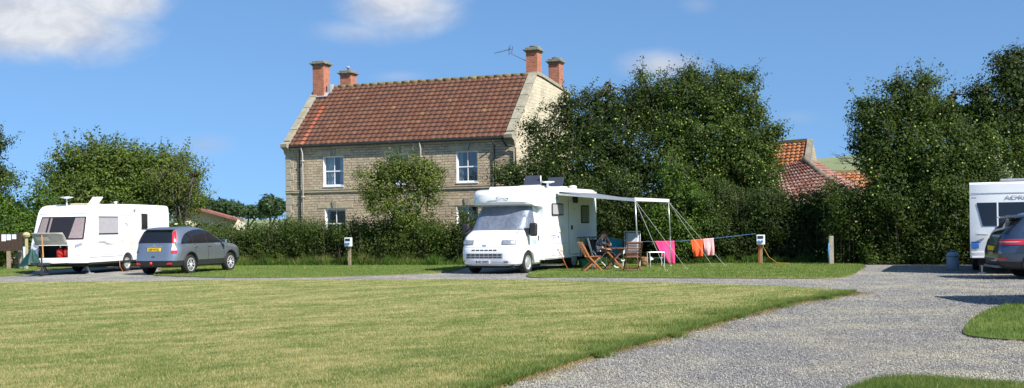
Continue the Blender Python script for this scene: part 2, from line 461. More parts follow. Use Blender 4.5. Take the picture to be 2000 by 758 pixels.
# greener overhanging rim along the gravel
def rim(name, line, n, label, hmin=.04, hmax=.09, wide=.28, mat=None, away=0):
    a = np.array(line, float); seg = np.diff(a, axis=0); ln = np.hypot(seg[:, 0], seg[:, 1]); cum = np.r_[0, np.cumsum(ln)]
    t = rng.random(n)*cum[-1]; i = np.clip(np.searchsorted(cum, t)-1, 0, len(ln)-1)
    f = (t-cum[i])/ln[i]; p = a[i]+seg[i]*f[:, None]; nn = np.stack([-seg[i][:, 1], seg[i][:, 0]], 1)/ln[i][:, None]
    off = rng.exponential(wide*.35, n)*(1 if away >= 0 else -1) - .02*np.sign(away if away else 1)
    p = p + nn*(off*(.55+.45*np.sin(t*2.3)+.35*np.sin(t*7.7)))[:, None]
    h = rng.uniform(hmin, hmax, n); an = rng.uniform(0, 2*np.pi, n); wd = .008
    la = rng.uniform(0, 2*np.pi, n); l2 = h*rng.uniform(.2, 1.0, n)
    v = np.zeros((n, 3, 3), np.float32); z = .02
    v[:, 0] = np.stack([p[:, 0]-np.cos(an)*wd/2, p[:, 1]-np.sin(an)*wd/2, np.full(n, z)], 1)
    v[:, 1] = np.stack([p[:, 0]+np.cos(an)*wd/2, p[:, 1]+np.sin(an)*wd/2, np.full(n, z)], 1)
    v[:, 2] = np.stack([p[:, 0]+np.cos(la)*l2, p[:, 1]+np.sin(la)*l2, z+h], 1)
    o = np_mesh(name, v.reshape(-1, 3), np.arange(n*3).reshape(-1, 3), mat or m_vergeb)
    return tag(o, label, 'grass', kind='stuff')
rimline = [nearR[0]] + curve
m_straw = leafmat('dead_straw', [(0, (.13, .09, .045)), (.6, (.27, .20, .10)), (1, (.45, .36, .2))], .2)
rim('straw_edge', rimline, 16000, 'brown dead grass fringe where the big lawn meets the gravel', hmin=.01, hmax=.03, wide=.35, away=1, mat=m_straw)
rim('grass_edge', rimline, 60000, 'greener uncut grass along the edge of the big lawn beside the gravel', wide=.9, away=-1)
# loose stones standing proud of the gravel
def stones(n):
    k = n*3; u = rng.random(k); y = (9.8**-1.2 + u*(38**-1.2-9.8**-1.2))**(-1/1.2); x = rng.uniform(-1, 1, k)*(.47*y+.5)
    bad = in_poly(x, y, poly_near) | in_poly(x, y, v4) | in_poly(x, y, v5)
    x, y = x[~bad][:n], y[~bad][:n]; n = len(x)
    r = rng.uniform(.005, .0125, n)*np.clip(y/14, 1, 1.25)
    base = np.array([(1,0,0),(0,1,0),(-1,0,0),(0,-1,0),(0,0,.8),(0,0,-.6)], np.float32)
    v = base[None]*rng.uniform(.55, 1.3, (n, 6, 1))*r[:, None, None]
    a = rng.uniform(0, 2*np.pi, n); ca, sa = np.cos(a)[:, None], np.sin(a)[:, None]
    vx = v[:, :, 0]*ca - v[:, :, 1]*sa; vy = v[:, :, 0]*sa + v[:, :, 1]*ca
    v = np.stack([vx+x[:, None], vy+y[:, None], v[:, :, 2]+r[:, None]*.35+.002], 2)
    fs = np.array([(0,1,4),(1,2,4),(2,3,4),(3,0,4),(1,0,5),(2,1,5),(3,2,5),(0,3,5)])
    F_ = (fs[None]+6*np.arange(n)[:, None, None]).reshape(-1, 3)
    m = D.materials.new('loose_stone'); nt = nodes_of(m)
    gg = N(nt, 'ShaderNodeNewGeometry'); g = gg.outputs['Random Per Island']
    big = noise(nt, gg.outputs['Position'], .55, 5, .6)
    c = ramp(nt, g, [(0, (.105, .10, .10)), (.35, (.18, .175, .172)), (.7, (.26, .25, .24)), (.93, (.35, .335, .305)), (1, (.50, .48, .43))])
    c = mixc(nt, ramp(nt, big, [(.42, (0,0,0)), (.64, (.8,)*3)]), c, mixc(nt, g, (.17, .16, .12), (.52, .485, .375)))
    finish(nt, c, .8, spec=.2)
    o = np_mesh('loose_gravel', v.reshape(-1, 3), F_, m); tag(o, 'loose grey and white stones lying on the drive', 'gravel', kind='stuff')
stones(110000)

# ------------------------------------------------------------------ vegetation
def rv(n):
    v = rng.normal(size=(n, 3)); return v/np.linalg.norm(v, axis=1)[:, None]
def leaf_quads(c, size, asp=.55, up=.35, out=None):
    n = len(c); nn = rv(n)*.8; nn[:, 2] += up
    if out is not None: nn += out*.9
    nn /= np.linalg.norm(nn, axis=1)[:, None]+1e-9
    d = rv(n); d -= nn*(d*nn).sum(1)[:, None]; d /= np.linalg.norm(d, axis=1)[:, None]+1e-9; w = np.cross(nn, d)
    s = (size*rng.uniform(.6, 1.35, n))[:, None]
    v = np.stack([c-d*s*.5, c+w*s*asp*.5, c+d*s*.5, c-w*s*asp*.5], 1)
    return v.reshape(-1, 3)
def wob(p, f=1.3):
    return np.sin(p[:, 0]*f*1.7+p[:, 2]*f*.9)+np.sin(p[:, 1]*f*1.3-p[:, 2]*f*1.9+1.1)+np.sin(p[:, 2]*f*2.3+p[:, 0]*f*1.1+2.)
def crown_points(lobes, n_clump, cr, per, shell=.55, zmin=.15, gap=-1.7):
    vol = np.array([(l[3]*l[4]*l[5])**.75 for l in lobes]); pr = vol/vol.sum()
    li = rng.choice(len(lobes), n_clump, p=pr); Lb = np.array([l[:6] for l in lobes])[li]
    d = rv(n_clump); r = (shell + (1.02-shell)*rng.random(n_clump)**.6)*(1+.10*wob(d*2.6+li[:, None]*1.7))
    c = Lb[:, :3] + d*r[:, None]*Lb[:, 3:6]
    # drop clumps buried deep in another lobe, and where the crown opens
    keep = (wob(c) > gap) & (c[:, 2] > zmin)
    for l in lobes:
        q = (c-np.array(l[:3]))/np.array(l[3:6]); keep &= ~((np.linalg.norm(q, axis=1) < .42) & (rng.random(n_clump) < .8))
    c = c[keep]; d = d[keep]
    k = len(c); crs = cr*rng.uniform(.5, 1.4, k)
    off = rng.normal(size=(k, per, 3))*.5; off *= np.minimum(1, .95/(np.linalg.norm(off, axis=2)+1e-6))[:, :, None]; off[:, :, 2] *= .75
    pts = c[:, None, :] + off*crs[:, None, None]
    keep2 = rng.random((k, per)) < rng.uniform(.45, 1, (k, 1))
    ou = off/(np.linalg.norm(off, axis=2)[:, :, None]+1e-6)*.75 + d[:, None, :]*.6
    return c, pts[keep2], ou[keep2]
def lobe(px, py, Y, rx, ry, dep=None):
    x, y, z = P(px, py, Y); k = Y/FP
    return (x, y, z, rx*k, (dep if dep else rx*k*.8), ry*k)
m_bark = pm('bark', (.085, .07, .052), .9, var=.35, vs=6, bump=.6, bs=14)
def plant(name, label, cat, base, lobes, mat, n_clump, cr, per, size, trunk=.16, twigs=40, twig_out=.5, group=None, shell=.55, gap=-1.7, asp=.55, crown='crown', fruit=None, zmin=.15, up=.35, core=60):
    root = thing(name, label, cat, (base[0], base[1], 0), group=group)
    b = np.array([base[0], base[1], 0.])
    c, pts, outs = crown_points(lobes, n_clump, cr, per, shell, zmin, gap)
    allp = [pts]; allo = [outs]
    tb = MB(); Lc = np.array([l[:3] for l in lobes])
    # a leader, a limb to every lobe, and twigs that stand out of the crown
    z_top = Lc[:, 2].mean()
    fork = Vector((base[0]+.1, base[1], z_top*.35))
    tb.tube([(base[0], base[1], -.1), (base[0]+.04, base[1], z_top*.18), tuple(fork)], [trunk*1.25, trunk, trunk*.85], 9)
    for l in lobes:
        e = Vector(l[:3]); mid = fork.lerp(e, .5) + Vector((random.uniform(-.2, .2), random.uniform(-.2, .2), random.uniform(.0, .3)))
        tb.tube([tuple(fork), tuple(mid), tuple(e), tuple(e + (e-mid)*.12)], [trunk*.6, trunk*.42, trunk*.25, trunk*.1], 6)
    top = c[np.argsort(-(c[:, 2]) + rng.normal(size=len(c))*1.2)] if len(c) else c
    for i in range(min(twigs, len(top))):
        q = top[i]; l = Lc[np.argmin(np.linalg.norm(Lc-q, axis=1))]
        o = q-l; o = o/(np.linalg.norm(o)+1e-6); o[2] += .35 + rng.random()*.4; o /= np.linalg.norm(o)
        ln = twig_out*rng.uniform(.5, 1.3); s0 = l; e = q + o*ln
        tb.tube([tuple(s0), tuple(q), tuple(e)], [.03, .012, .004], 4)
        m = int(14*ln/.5); t = rng.random(m)[:, None]
        allp.append(q + (e-q)*t + rng.normal(size=(m, 3))*.07); allo.append(np.tile(o, (m, 1))*.4)
    pts = np.concatenate(allp)
    cp = []
    for l in lobes:
        nc = int(core*4.19*l[3]*l[4]*l[5]); dd = rv(nc)*(rng.random(nc)**.4*.66)[:, None]; cp.append(np.array(l[:3])+dd*np.array(l[3:6]))
    cp = np.concatenate(cp); cp = cp[cp[:, 2] > .3]
    v = np.concatenate([leaf_quads(pts, size, asp, up, np.concatenate(allo)), leaf_quads(cp, size*2.1, .7, up)]) - b
    np_mesh(crown, v, np.arange(len(v)).reshape(-1, 4), mat, root)
    tb.v = [(x-base[0], y-base[1], z) for x, y, z in tb.v]
    tb.build('trunk' if crown == 'crown' else 'stem', m_bark, root, smooth=True)
    if fruit:
        nf, fm, fr = fruit
        front = c[(c[:, 1] < np.percentile(c[:, 1], 62)) & (c[:, 2] > 1.9)]
        f = front[rng.choice(len(front), nf)] + rng.normal(size=(nf, 3))*np.array([.28, .12, .28]) + np.array([0, -.18, 0])
        ico = bmesh.new(); bmesh.ops.create_icosphere(ico, subdivisions=2, radius=fr); me = D.meshes.new('apple'); ico.to_mesh(me); ico.free(); me.materials.append(fm)
        me.polygons.foreach_set('use_smooth', [True]*len(me.polygons))
        for p in f[:90]:
            a = D.objects.new('apple', me); COL.objects.link(a); a.parent = root; a.location = tuple(p-b)
        bm = MB()
        for p in f[90:]:
            q = p-b; bm.add([(q[0]+fr*a, q[1]+fr*bb, q[2]+fr*cc) for a, bb, cc in ((1,0,0),(0,1,0),(-1,0,0),(0,-1,0),(0,0,1),(0,0,-1))], [(0,1,4),(1,2,4),(2,3,4),(3,0,4),(1,0,5),(2,1,5),(3,2,5),(0,3,5)])
        if bm.v: tag(bm.build('apple_crop', fm, root, smooth=True), kind='stuff')
    return root
lm_apple = leafmat('apple_leaves', [(0, (.030, .056, .010)), (.5, (.052, .088, .015)), (1, (.090, .130, .026))])
lm_dark = leafmat('dark_leaves', [(0, (.024, .042, .010)), (.5, (.042, .068, .016)), (1, (.072, .102, .026))])
lm_fresh = leafmat('fresh_leaves', [(0, (.030, .065, .010)), (.5, (.065, .13, .018)), (1, (.14, .22, .035))])
lm_hedge = leafmat('hedge_leaves', [(0, (.028, .050, .009)), (.5, (.052, .086, .015)), (.95, (.080, .115, .022)), (1, (.13, .14, .04))])
lm_walnut = leafmat('ash_leaves', [(0, (.034, .062, .010)), (.5, (.085, .135, .020)), (1, (.18, .22, .055))])
lm_olive = leafmat('olive_leaves', [(0, (.055, .085, .016)), (.5, (.115, .16, .030)), (1, (.20, .24, .06))])
lm_far = leafmat('far_leaves', [(0, (.03, .06, .03)), (1, (.07, .11, .05))])
m_apple = pm('apple_skin', (.28, .36, .07), .35, var=.15)

# far-off trees and left background
plant('round_tree', 'broad round tree with a sparse right side behind the left caravan', 'tree', P(245, 400, 56)[:2],
      [lobe(150, 345, 55, 60, 58), lobe(235, 330, 56, 85, 58), lobe(320, 345, 56, 68, 55), lobe(120, 395, 54, 48, 48), lobe(200, 385, 55, 85, 48), lobe(285, 390, 55, 70, 50), lobe(355, 375, 56, 42, 45)],
      lm_walnut, 1100, .62, 62, .135, trunk=.3, twigs=150, twig_out=.75, gap=-2.3, core=30)
plant('sparse_tree', 'thin greyish twiggy tree at the right flank of the round tree', 'tree', P(350, 440, 54)[:2],
      [lobe(350, 365, 54, 50, 48), lobe(380, 345, 54, 26, 28), lobe(330, 330, 54, 35, 28), lobe(345, 392, 54, 32, 18)],
      lm_olive, 120, .5, 22, .10, trunk=.12, twigs=110, twig_out=.8, shell=.3, core=3)
plant('dense_bush', 'bright green dense bush behind the notice board', 'bush', P(40, 470, 51)[:2],
      [lobe(30, 420, 51, 50, 60), lobe(75, 405, 52, 32, 55), lobe(-20, 400, 51, 40, 50), lobe(35, 470, 50, 55, 45), lobe(-40, 460, 50, 50, 45), lobe(95, 450, 52, 32, 48)],
      lm_fresh, 600, .5, 55, .11, trunk=.12, twigs=60, twig_out=.4, crown='foliage')
plant('leaning_tree', 'tall tree reaching into the left edge of the photo', 'tree', (-29, 55),
      [lobe(-40, 300, 55, 55, 65), lobe(5, 345, 55, 32, 28), lobe(-5, 280, 55, 20, 28), lobe(-60, 380, 55, 60, 50)],
      lm_dark, 260, .45, 45, .12, trunk=.25, twigs=70, twig_out=.7)
plant('low_bush', 'low bush between the round tree and the cream building', 'bush', P(300, 470, 52)[:2],
      [lobe(150, 440, 53, 70, 40), lobe(250, 440, 53, 70, 40), lobe(385, 456, 51.5, 45, 24), lobe(445, 460, 50.5, 40, 26), lobe(340, 455, 52, 35, 30), lobe(60, 470, 53, 60, 35)],
      lm_hedge, 420, .45, 50, .11, trunk=.08, twigs=20, crown='foliage')
for i, (px, py, rx, ry, Y, lab) in enumerate([(400, 398, 14, 9, 170, 'far small dark tree above the left end of the cream building'), (438, 405, 30, 10, 160, 'far low wide tree above the red roof of the cream building'),
        (528, 402, 22, 14, 150, 'far round dark tree just left of the farmhouse'), (482, 413, 40, 9, 175, 'far low tree line piece between red roof and farmhouse')]):
    plant('distant_tree', lab, 'tree', P(px, 440, Y)[:2], [lobe(px, py, Y, rx, ry), lobe(px+rx*.6, py+5, Y, rx*.6, ry*.7)], lm_far, 120, .9, 40, .45, trunk=.3, twigs=10, twig_out=.6, core=4, group='far trees on the left skyline')

# small tree before the house
plant('small_tree', 'small light green tree in front of the farmhouse, rising from the hedge', 'tree', P(785, 500, 46.5)[:2],
      [lobe(738, 350, 46, 40, 38), lobe(785, 338, 46, 38, 36), lobe(830, 335, 46, 40, 42), lobe(735, 395, 46, 28, 28), lobe(785, 400, 46, 40, 40), lobe(835, 380, 46, 28, 38), lobe(800, 450, 46, 36, 42)],
      lm_olive, 720, .33, 40, .085, trunk=.09, twigs=130, twig_out=.42, gap=-1.5, core=45)
# apple trees
plant('apple_tree', 'dark spreading apple tree right of the farmhouse gable, behind the motorhome', 'tree', P(1160, 510, 46)[:2],
      [lobe(1075, 290, 46, 50, 45), lobe(1060, 350, 45.5, 55, 50), lobe(1130, 260, 46, 60, 62), lobe(1190, 215, 46, 58, 50), lobe(1200, 300, 45.5, 75, 70), lobe(1120, 350, 45, 70, 60), lobe(990, 345, 45.5, 34, 28), lobe(1250, 220, 46.5, 45, 60),
       lobe(1190, 168, 46, 20, 22), lobe(1108, 205, 46, 26, 24), lobe(1040, 250, 46, 22, 22), lobe(1180, 380, 44.5, 80, 60), lobe(1100, 430, 45, 80, 60), lobe(1200, 450, 44.5, 70, 55), lobe(1260, 340, 45, 55, 70)],
      lm_dark, 1700, .45, 62, .10, trunk=.22, twigs=210, twig_out=.7, gap=-2.0, fruit=(150, m_apple, .040), group='apple trees behind the hedge')
plant('apple_tree', 'tallest apple tree full of pale green apples, right of the dark apple tree', 'tree', P(1400, 510, 45.5)[:2],
      [lobe(1285, 200, 46, 50, 50), lobe(1340, 190, 45.5, 55, 50), lobe(1410, 190, 45.5, 60, 55), lobe(1455, 240, 45.5, 45, 55), lobe(1380, 270, 45, 80, 70), lobe(1450, 320, 45, 60, 60), lobe(1490, 275, 45.5, 30, 38), lobe(1310, 280, 45, 55, 60),
       lobe(1350, 370, 44.5, 70, 60), lobe(1430, 400, 44.5, 65, 55), lobe(1490, 370, 44.5, 40, 50), lobe(1400, 450, 44, 80, 55), lobe(1255, 150, 46, 9, 28), lobe(1350, 145, 45.5, 24, 16), lobe(1445, 150, 45.5, 34, 16), lobe(1475, 185, 45.5, 16, 28), lobe(1510, 262, 45.5, 20, 24), lobe(1505, 320, 45.5, 22, 22)],
      lm_apple, 2000, .44, 62, .10, trunk=.24, twigs=240, twig_out=.75, gap=-2.0, fruit=(480, m_apple, .040), group='apple trees behind the hedge')
plant('apple_tree', 'wide dark apple tree at the right, its low left branches thin against the sky', 'tree', P(1790, 510, 41)[:2],
      [lobe(1710, 240, 41, 45, 45), lobe(1770, 215, 41, 55, 45), lobe(1840, 225, 41, 60, 50), lobe(1900, 230, 40.5, 50, 50), lobe(1740, 300, 40.5, 60, 60), lobe(1830, 320, 40, 80, 75), lobe(1920, 310, 40, 70, 70), lobe(1730, 375, 40, 45, 50),
       lobe(1850, 400, 39.5, 80, 60), lobe(1950, 390, 39.5, 70, 60), lobe(1690, 290, 41, 28, 30), lobe(1688, 208, 41, 20, 16), lobe(1750, 168, 41, 20, 16), lobe(1805, 163, 41, 24, 16), lobe(1862, 185, 41, 18, 18)],
      lm_apple, 1900, .42, 60, .10, trunk=.24, twigs=230, twig_out=.7, gap=-2.0, fruit=(190, m_apple, .038), group='apple trees behind the hedge')
plant('tall_tree', 'tallest dark tree cut by the right edge of the photo', 'tree', P(2010, 510, 40.5)[:2],
      [lobe(1920, 195, 40.5, 30, 34), lobe(1945, 250, 40.5, 36, 40), lobe(1985, 150, 40.5, 48, 50), lobe(2030, 190, 40.5, 60, 70), lobe(1990, 230, 40.5, 50, 60), lobe(2060, 300, 40.5, 70, 90), lobe(1972, 120, 40.5, 26, 26)],
      lm_dark, 700, .46, 60, .11, trunk=.26, twigs=90, twig_out=.5)
# bare branches at the left of that tree
tb = MB()
for k in range(16):
    a = P(1730+random.uniform(-20, 20), 330+random.uniform(-15, 30), 41); b = P(random.uniform(1618, 1690), random.uniform(235, 325), 41.3)
    m = [(a[i]+b[i])/2+random.uniform(-.2, .2) for i in range(3)]
    tb.tube([a, m, b], [.03, .018, .005], 5)
    for _ in range(4):
        t = random.random(); q = [m[i]+(b[i]-m[i])*t for i in range(3)]
        tb.tube([q, (q[0]-random.uniform(.1, .5), q[1], q[2]+random.uniform(-.1, .5))], [.008, .003], 4)
rt = [o for o in D.objects if o.name.startswith('apple_tree') and o.parent is None][-1]
tb.v = [(x-rt.location.x, y-rt.location.y, z) for x, y, z in tb.v]
tb.build('dead_branch', pm('dead_wood', (.16, .14, .12), .9), rt, smooth=True)

# hedges
def hedge(name, label, line, h, depth, mat, n_clump, per, size, cr=.38, wild=.25, lowend=0, group=None, fn=None):
    a = np.array(line, float); seg = np.diff(a, axis=0); ln = np.hypot(seg[:, 0], seg[:, 1]); cum = np.r_[0, np.cumsum(ln)]
    t = rng.random(n_clump)*cum[-1]; i = np.clip(np.searchsorted(cum, t)-1, 0, len(ln)-1); f = (t-cum[i])/ln[i]
    p = a[i]+seg[i]*f[:, None]; nn = np.stack([-seg[i][:, 1], seg[i][:, 0]], 1)/ln[i][:, None]
    hh = h*(1-lowend*(1-np.clip((t-7.5)/2.5, 0, 1)))*(1 + wild*(.5*np.sin(t*1.3+1)+.35*np.sin(t*3.7+2)+.2*np.sin(t*8.1)))
    topc = rng.random(n_clump) < .3
    zz = np.where(topc, hh*rng.uniform(.85, 1.03, n_clump), hh*rng.random(n_clump)**1.15)
    dd = np.where(topc, rng.uniform(0, depth, n_clump), rng.random(n_clump)**2.2*depth*.55) + .5*np.sin(t*2.1)*np.sin(zz*2.2+t) + .25*np.sin(t*6.3+zz*4)
    c = np.stack([p[:, 0]+nn[:, 0]*dd, p[:, 1]+nn[:, 1]*dd, zz], 1)
    k = len(c); off = rng.normal(size=(k, per, 3))*.5
    kk = rng.random((k, per)) < rng.uniform(.4, 1, (k, 1)); pts = (c[:, None]+off*(cr*rng.uniform(.5, 1.4, k))[:, None, None])[kk]
    ou = (off/(np.linalg.norm(off, axis=2)[:, :, None]+1e-6)*.8 - np.append(nn, np.zeros((k, 1)), 1)[:, None, :]*.35)[kk]
    # upright shoots
    ns = int(cum[-1]*9); ts = rng.random(ns)*cum[-1]; i = np.clip(np.searchsorted(cum, ts)-1, 0, len(ln)-1); f = (ts-cum[i])/ln[i]
    p = a[i]+seg[i]*f[:, None]; nn = np.stack([-seg[i][:, 1], seg[i][:, 0]], 1)/ln[i][:, None]
    root = thing(name, label, 'hedge', (a[0][0], a[0][1], 0), group=group)
    sb = MB(); ex = [pts]; exo = [ou]
    for j in range(ns):
        d = rng.random()*depth*.6; hj = h*(1-lowend*(1-min(1, max(0, (ts[j]-7.5)/2.5))))*(1+wild*(.5*math.sin(ts[j]*1.3+1)+.35*math.sin(ts[j]*3.7+2)))
        b0 = np.array([p[j, 0]+nn[j, 0]*d, p[j, 1]+nn[j, 1]*d, hj*.25]); e = b0 + np.array([rng.normal()*.15, rng.normal()*.1, hj*.75 + rng.uniform(.05, .45)*(1-2*lowend*(ts[j] < 9))])
        sb.tube([tuple(b0-np.array([0, 0, hj*.25])), tuple(b0), tuple(e)], [.02, .014, .004], 4)
        q = rng.uniform(.6, 1, 16)[:, None]; ex.append(b0+(e-b0)*q+rng.normal(size=(16, 3))*.06); exo.append(np.zeros((16, 3)))
    pts = np.concatenate(ex); ou = np.concatenate(exo)[pts[:, 2] > .03]; pts = pts[pts[:, 2] > .03]
    b = np.array([a[0][0], a[0][1], 0.])
    nc = int(cum[-1]*h*depth*300); tc_ = rng.random(nc)*cum[-1]; i = np.clip(np.searchsorted(cum, tc_)-1, 0, len(ln)-1); f = (tc_-cum[i])/ln[i]
    pc2 = a[i]+seg[i]*f[:, None]; nn = np.stack([-seg[i][:, 1], seg[i][:, 0]], 1)/ln[i][:, None]; dq = rng.uniform(.3, 1, nc)*depth
    cc = np.stack([pc2[:, 0]+nn[:, 0]*dq, pc2[:, 1]+nn[:, 1]*dq, rng.random(nc)*h*.86*(1-lowend*(1-np.clip((tc_-7.5)/2.5, 0, 1)))*(1+wild*(.5*np.sin(tc_*1.3+1)+.35*np.sin(tc_*3.7+2)))], 1)
    v = np.concatenate([leaf_quads(pts, size, .55, .35, ou), leaf_quads(cc, size*2.4, .7)]) - b
    np_mesh('foliage', v, np.arange(len(v)).reshape(-1, 4), mat, root)
    sb.v = [(x-b[0], y-b[1], z) for x, y, z in sb.v]
    sb.build('stem', m_bark, root, smooth=True)
    return root
hl = [(-19.5, 50.5), (-13.5, 48.6), (-9, 47.2), (-3.6, 45.4), (-2.2, 44.9)]
hedge('hedge', 'shaggy hedge behind the grey car, below the farmhouse windows', hl, 1.64, 1.6, lm_hedge, 1900, 46, .085, wild=.15, lowend=.13, group='hedges round the pitches')
hedge('hedge', 'dark hedge behind the motorhome', [(-2.2, 44.9), (0.5, 44.6), (3.2, 44.3)], 1.75, 1.5, lm_dark, 520, 46, .085, group='hedges round the pitches')
hedge('hedge', 'tall dark hedge behind the washing line and the wooden post', [(3.2, 44.1), (6, 43.2), (9.2, 42.6), (12.3, 42.2)], 2.55, 1.8, lm_dark, 1500, 50, .085, wild=.12, group='hedges round the pitches')
hedge('hedge', 'brighter green bushy hedge left of the right caravan', [(11.3, 40.6), (13, 39.6), (15.0, 38.6), (17.0, 37.8)], 2.5, 1.8, lm_hedge, 1200, 50, .085, wild=.16, group='hedges round the pitches')
plant('willow_bush', 'fresh yellow-green bush between the two big apple trees, behind the washing', 'bush', P(1330, 515, 43.5)[:2],
      [lobe(1310, 350, 43.5, 30, 42), lobe(1340, 400, 43, 45, 48), lobe(1300, 430, 43, 45, 48), lobe(1370, 450, 43, 42, 45), lobe(1320, 470, 43, 50, 35)],
      lm_fresh, 520, .38, 48, .085, trunk=.07, twigs=60, twig_out=.35, crown='foliage')
# unmown grass and weeds along the hedge foot
def tallgrass(name, line, n, h0, h1, mat, label, wide=.5):
    a = np.array(line, float); seg = np.diff(a, axis=0); ln = np.hypot(seg[:, 0], seg[:, 1]); cum = np.r_[0, np.cumsum(ln)]
    t = rng.random(n)*cum[-1]; i = np.clip(np.searchsorted(cum, t)-1, 0, len(ln)-1); f = (t-cum[i])/ln[i]
    nn = np.stack([-seg[i][:, 1], seg[i][:, 0]], 1)/ln[i][:, None]
    p = a[i]+seg[i]*f[:, None] - nn*(rng.random(n)**1.3*wide)[:, None]
    h = rng.uniform(h0, h1, n)*(.25+.75*np.abs(np.sin(t*1.7)+.5*np.sin(t*5.)+.4*np.sin(t*17)))
    an = rng.uniform(0, 6.28, n); wd = .012; la = rng.uniform(0, 6.28, n); l2 = h*rng.uniform(.1, .6, n)
    v = np.zeros((n, 3, 3), np.float32); z = .02
    v[:, 0] = np.stack([p[:, 0]-np.cos(an)*wd, p[:, 1]-np.sin(an)*wd, np.full(n, z)], 1)
    v[:, 1] = np.stack([p[:, 0]+np.cos(an)*wd, p[:, 1]+np.sin(an)*wd, np.full(n, z)], 1)
    v[:, 2] = np.stack([p[:, 0]+np.cos(la)*l2, p[:, 1]+np.sin(la)*l2, z+h], 1)
    tag(np_mesh(name, v.reshape(-1, 3), np.arange(n*3).reshape(-1, 3), mat), label, 'grass', kind='stuff')
m_wild = leafmat('wild_grass', [(0, (.06, .10, .02)), (.5, (.15, .19, .05)), (1, (.36, .32, .15))], .3)
m_weed = leafmat('weeds', [(0, (.03, .08, .012)), (.6, (.08, .16, .025)), (1, (.17, .24, .06))], .3)
tallgrass('long_grass', hl[1:-1], 20000, .08, .42, m_wild, 'pale long grass at the foot of the hedge beside the hook-up post')
tallgrass('weeds', hl, 22000, .12, .38, m_weed, 'green weeds along the foot of the left hedge', .7)
tallgrass('weeds', [(-2.2, 44.9), (3.2, 44.3)], 8000, .1, .4, m_weed, 'green weeds behind the motorhome', .6)
tallgrass('weeds', [(3.2, 44.1), (6, 43.2), (9.2, 42.6), (12.3, 42.2)], 18000, .08, .3, m_weed, 'green weeds along the foot of the hedge behind the washing', .5)
tallgrass('long_grass', [(-27, 50.5), (-19.5, 50.2)], 10000, .3, .9, m_wild, 'dry tall grass left of the notice board')
# ------------------------------------------------------------------ buildings
def stone(name, ax, c1, c2, mort, bw=.36, rh=.145, msz=.014, stain=True):
    m = D.materials.new(name); nt = nodes_of(m)
    o = N(nt, 'ShaderNodeTexCoord').outputs['Object']; s = N(nt, 'ShaderNodeSeparateXYZ'); L(nt, o, s.inputs[0])
    cb = N(nt, 'ShaderNodeCombineXYZ'); L(nt, s.outputs[ax], cb.inputs[0]); L(nt, s.outputs[2], cb.inputs[1])
    wv = N(nt, 'ShaderNodeTexNoise', ins={'Scale': 2.2, 'Detail': 2.0}); L(nt, cb.outputs[0], wv.inputs['Vector'])
    off = N(nt, 'ShaderNodeVectorMath', operation='SCALE'); L(nt, wv.outputs['Color'], off.inputs[0]); off.inputs['Scale'].default_value = .07
    ad = N(nt, 'ShaderNodeVectorMath', operation='ADD'); L(nt, cb.outputs[0], ad.inputs[0]); L(nt, off.outputs[0], ad.inputs[1])
    b = N(nt, 'ShaderNodeTexBrick', offset=.42, squash=1.25, squash_frequency=3, ins={'Scale': 1.0, 'Mortar Size': msz, 'Brick Width': bw, 'Row Height': rh, 'Mortar Smooth': .3, 'Bias': -.1})
    b.inputs['Color1'].default_value = c4(c1); b.inputs['Color2'].default_value = c4(c2); b.inputs['Mortar'].default_value = c4(mort)
    L(nt, ad.outputs[0], b.inputs['Vector'])
    n = noise(nt, o, 16, 5, .7); n2_ = noise(nt, o, .8, 4, .6)
    c = mixc(nt, 1.0, b.outputs['Color'], ramp(nt, n, [(.3, (.74, .74, .74)), (.7, (1.2, 1.18, 1.12))]), 'MULTIPLY')
    if stain: c = mixc(nt, 1.0, c, ramp(nt, n2_, [(.35, (.80, .79, .78)), (.65, (1.08, 1.06, 1.0))]), 'MULTIPLY')
    h = math_(nt, 'SUBTRACT', math_(nt, 'MULTIPLY', n, .6), b.outputs['Fac'])
    finish(nt, c, .9, spec=.2, bump=h, bstr=.8, bdist=.03); return m
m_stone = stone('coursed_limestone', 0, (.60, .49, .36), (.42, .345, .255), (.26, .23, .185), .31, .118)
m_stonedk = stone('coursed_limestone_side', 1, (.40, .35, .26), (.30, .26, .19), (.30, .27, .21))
m_dress = pm('dressed_stone', (.44, .365, .24), .85, var=.2, vs=3, bump=.4, bs=25, dirt=((.2, .18, .14), 5, .6))
m_cope = pm('coping_stone', (.29, .265, .20), .9, var=.25, vs=4, bump=.5, bs=18, dirt=((.20, .19, .09), 2.5, .8))
m_render = stone('limewashed_gable', 1, (.60, .54, .42), (.50, .45, .35), (.56, .51, .41), .34, .16)
m_brick = stone('chimney_brick', 0, (.44, .135, .065), (.33, .095, .05), (.42, .33, .27), .225, .075, .010, False)
m_cap = pm('chimney_cap_stone', (.17, .155, .12), .9, var=.35, vs=7, bump=.5, bs=20, dirt=((.36, .34, .22), 6, .8))
m_whitew = pm('white_window_paint', (.80, .81, .82), .35, var=.03)
m_pipe = pm('pale_downpipe', (.42, .40, .36), .5, var=.08)
m_black = pm('black_gutter', (.02, .02, .022), .45, var=.2)
m_glassH = emit_free_glass('window_glass', (.62, .70, .74), .10, .015)
m_curtain = pm('pale_curtain', (.62, .62, .58), .9, var=.15, vs=8)
m_room = pm('room_inside', (.06, .06, .06), .9)
m_lead = pm('lead_flashing', (.42, .44, .47), .4, .3, var=.2)
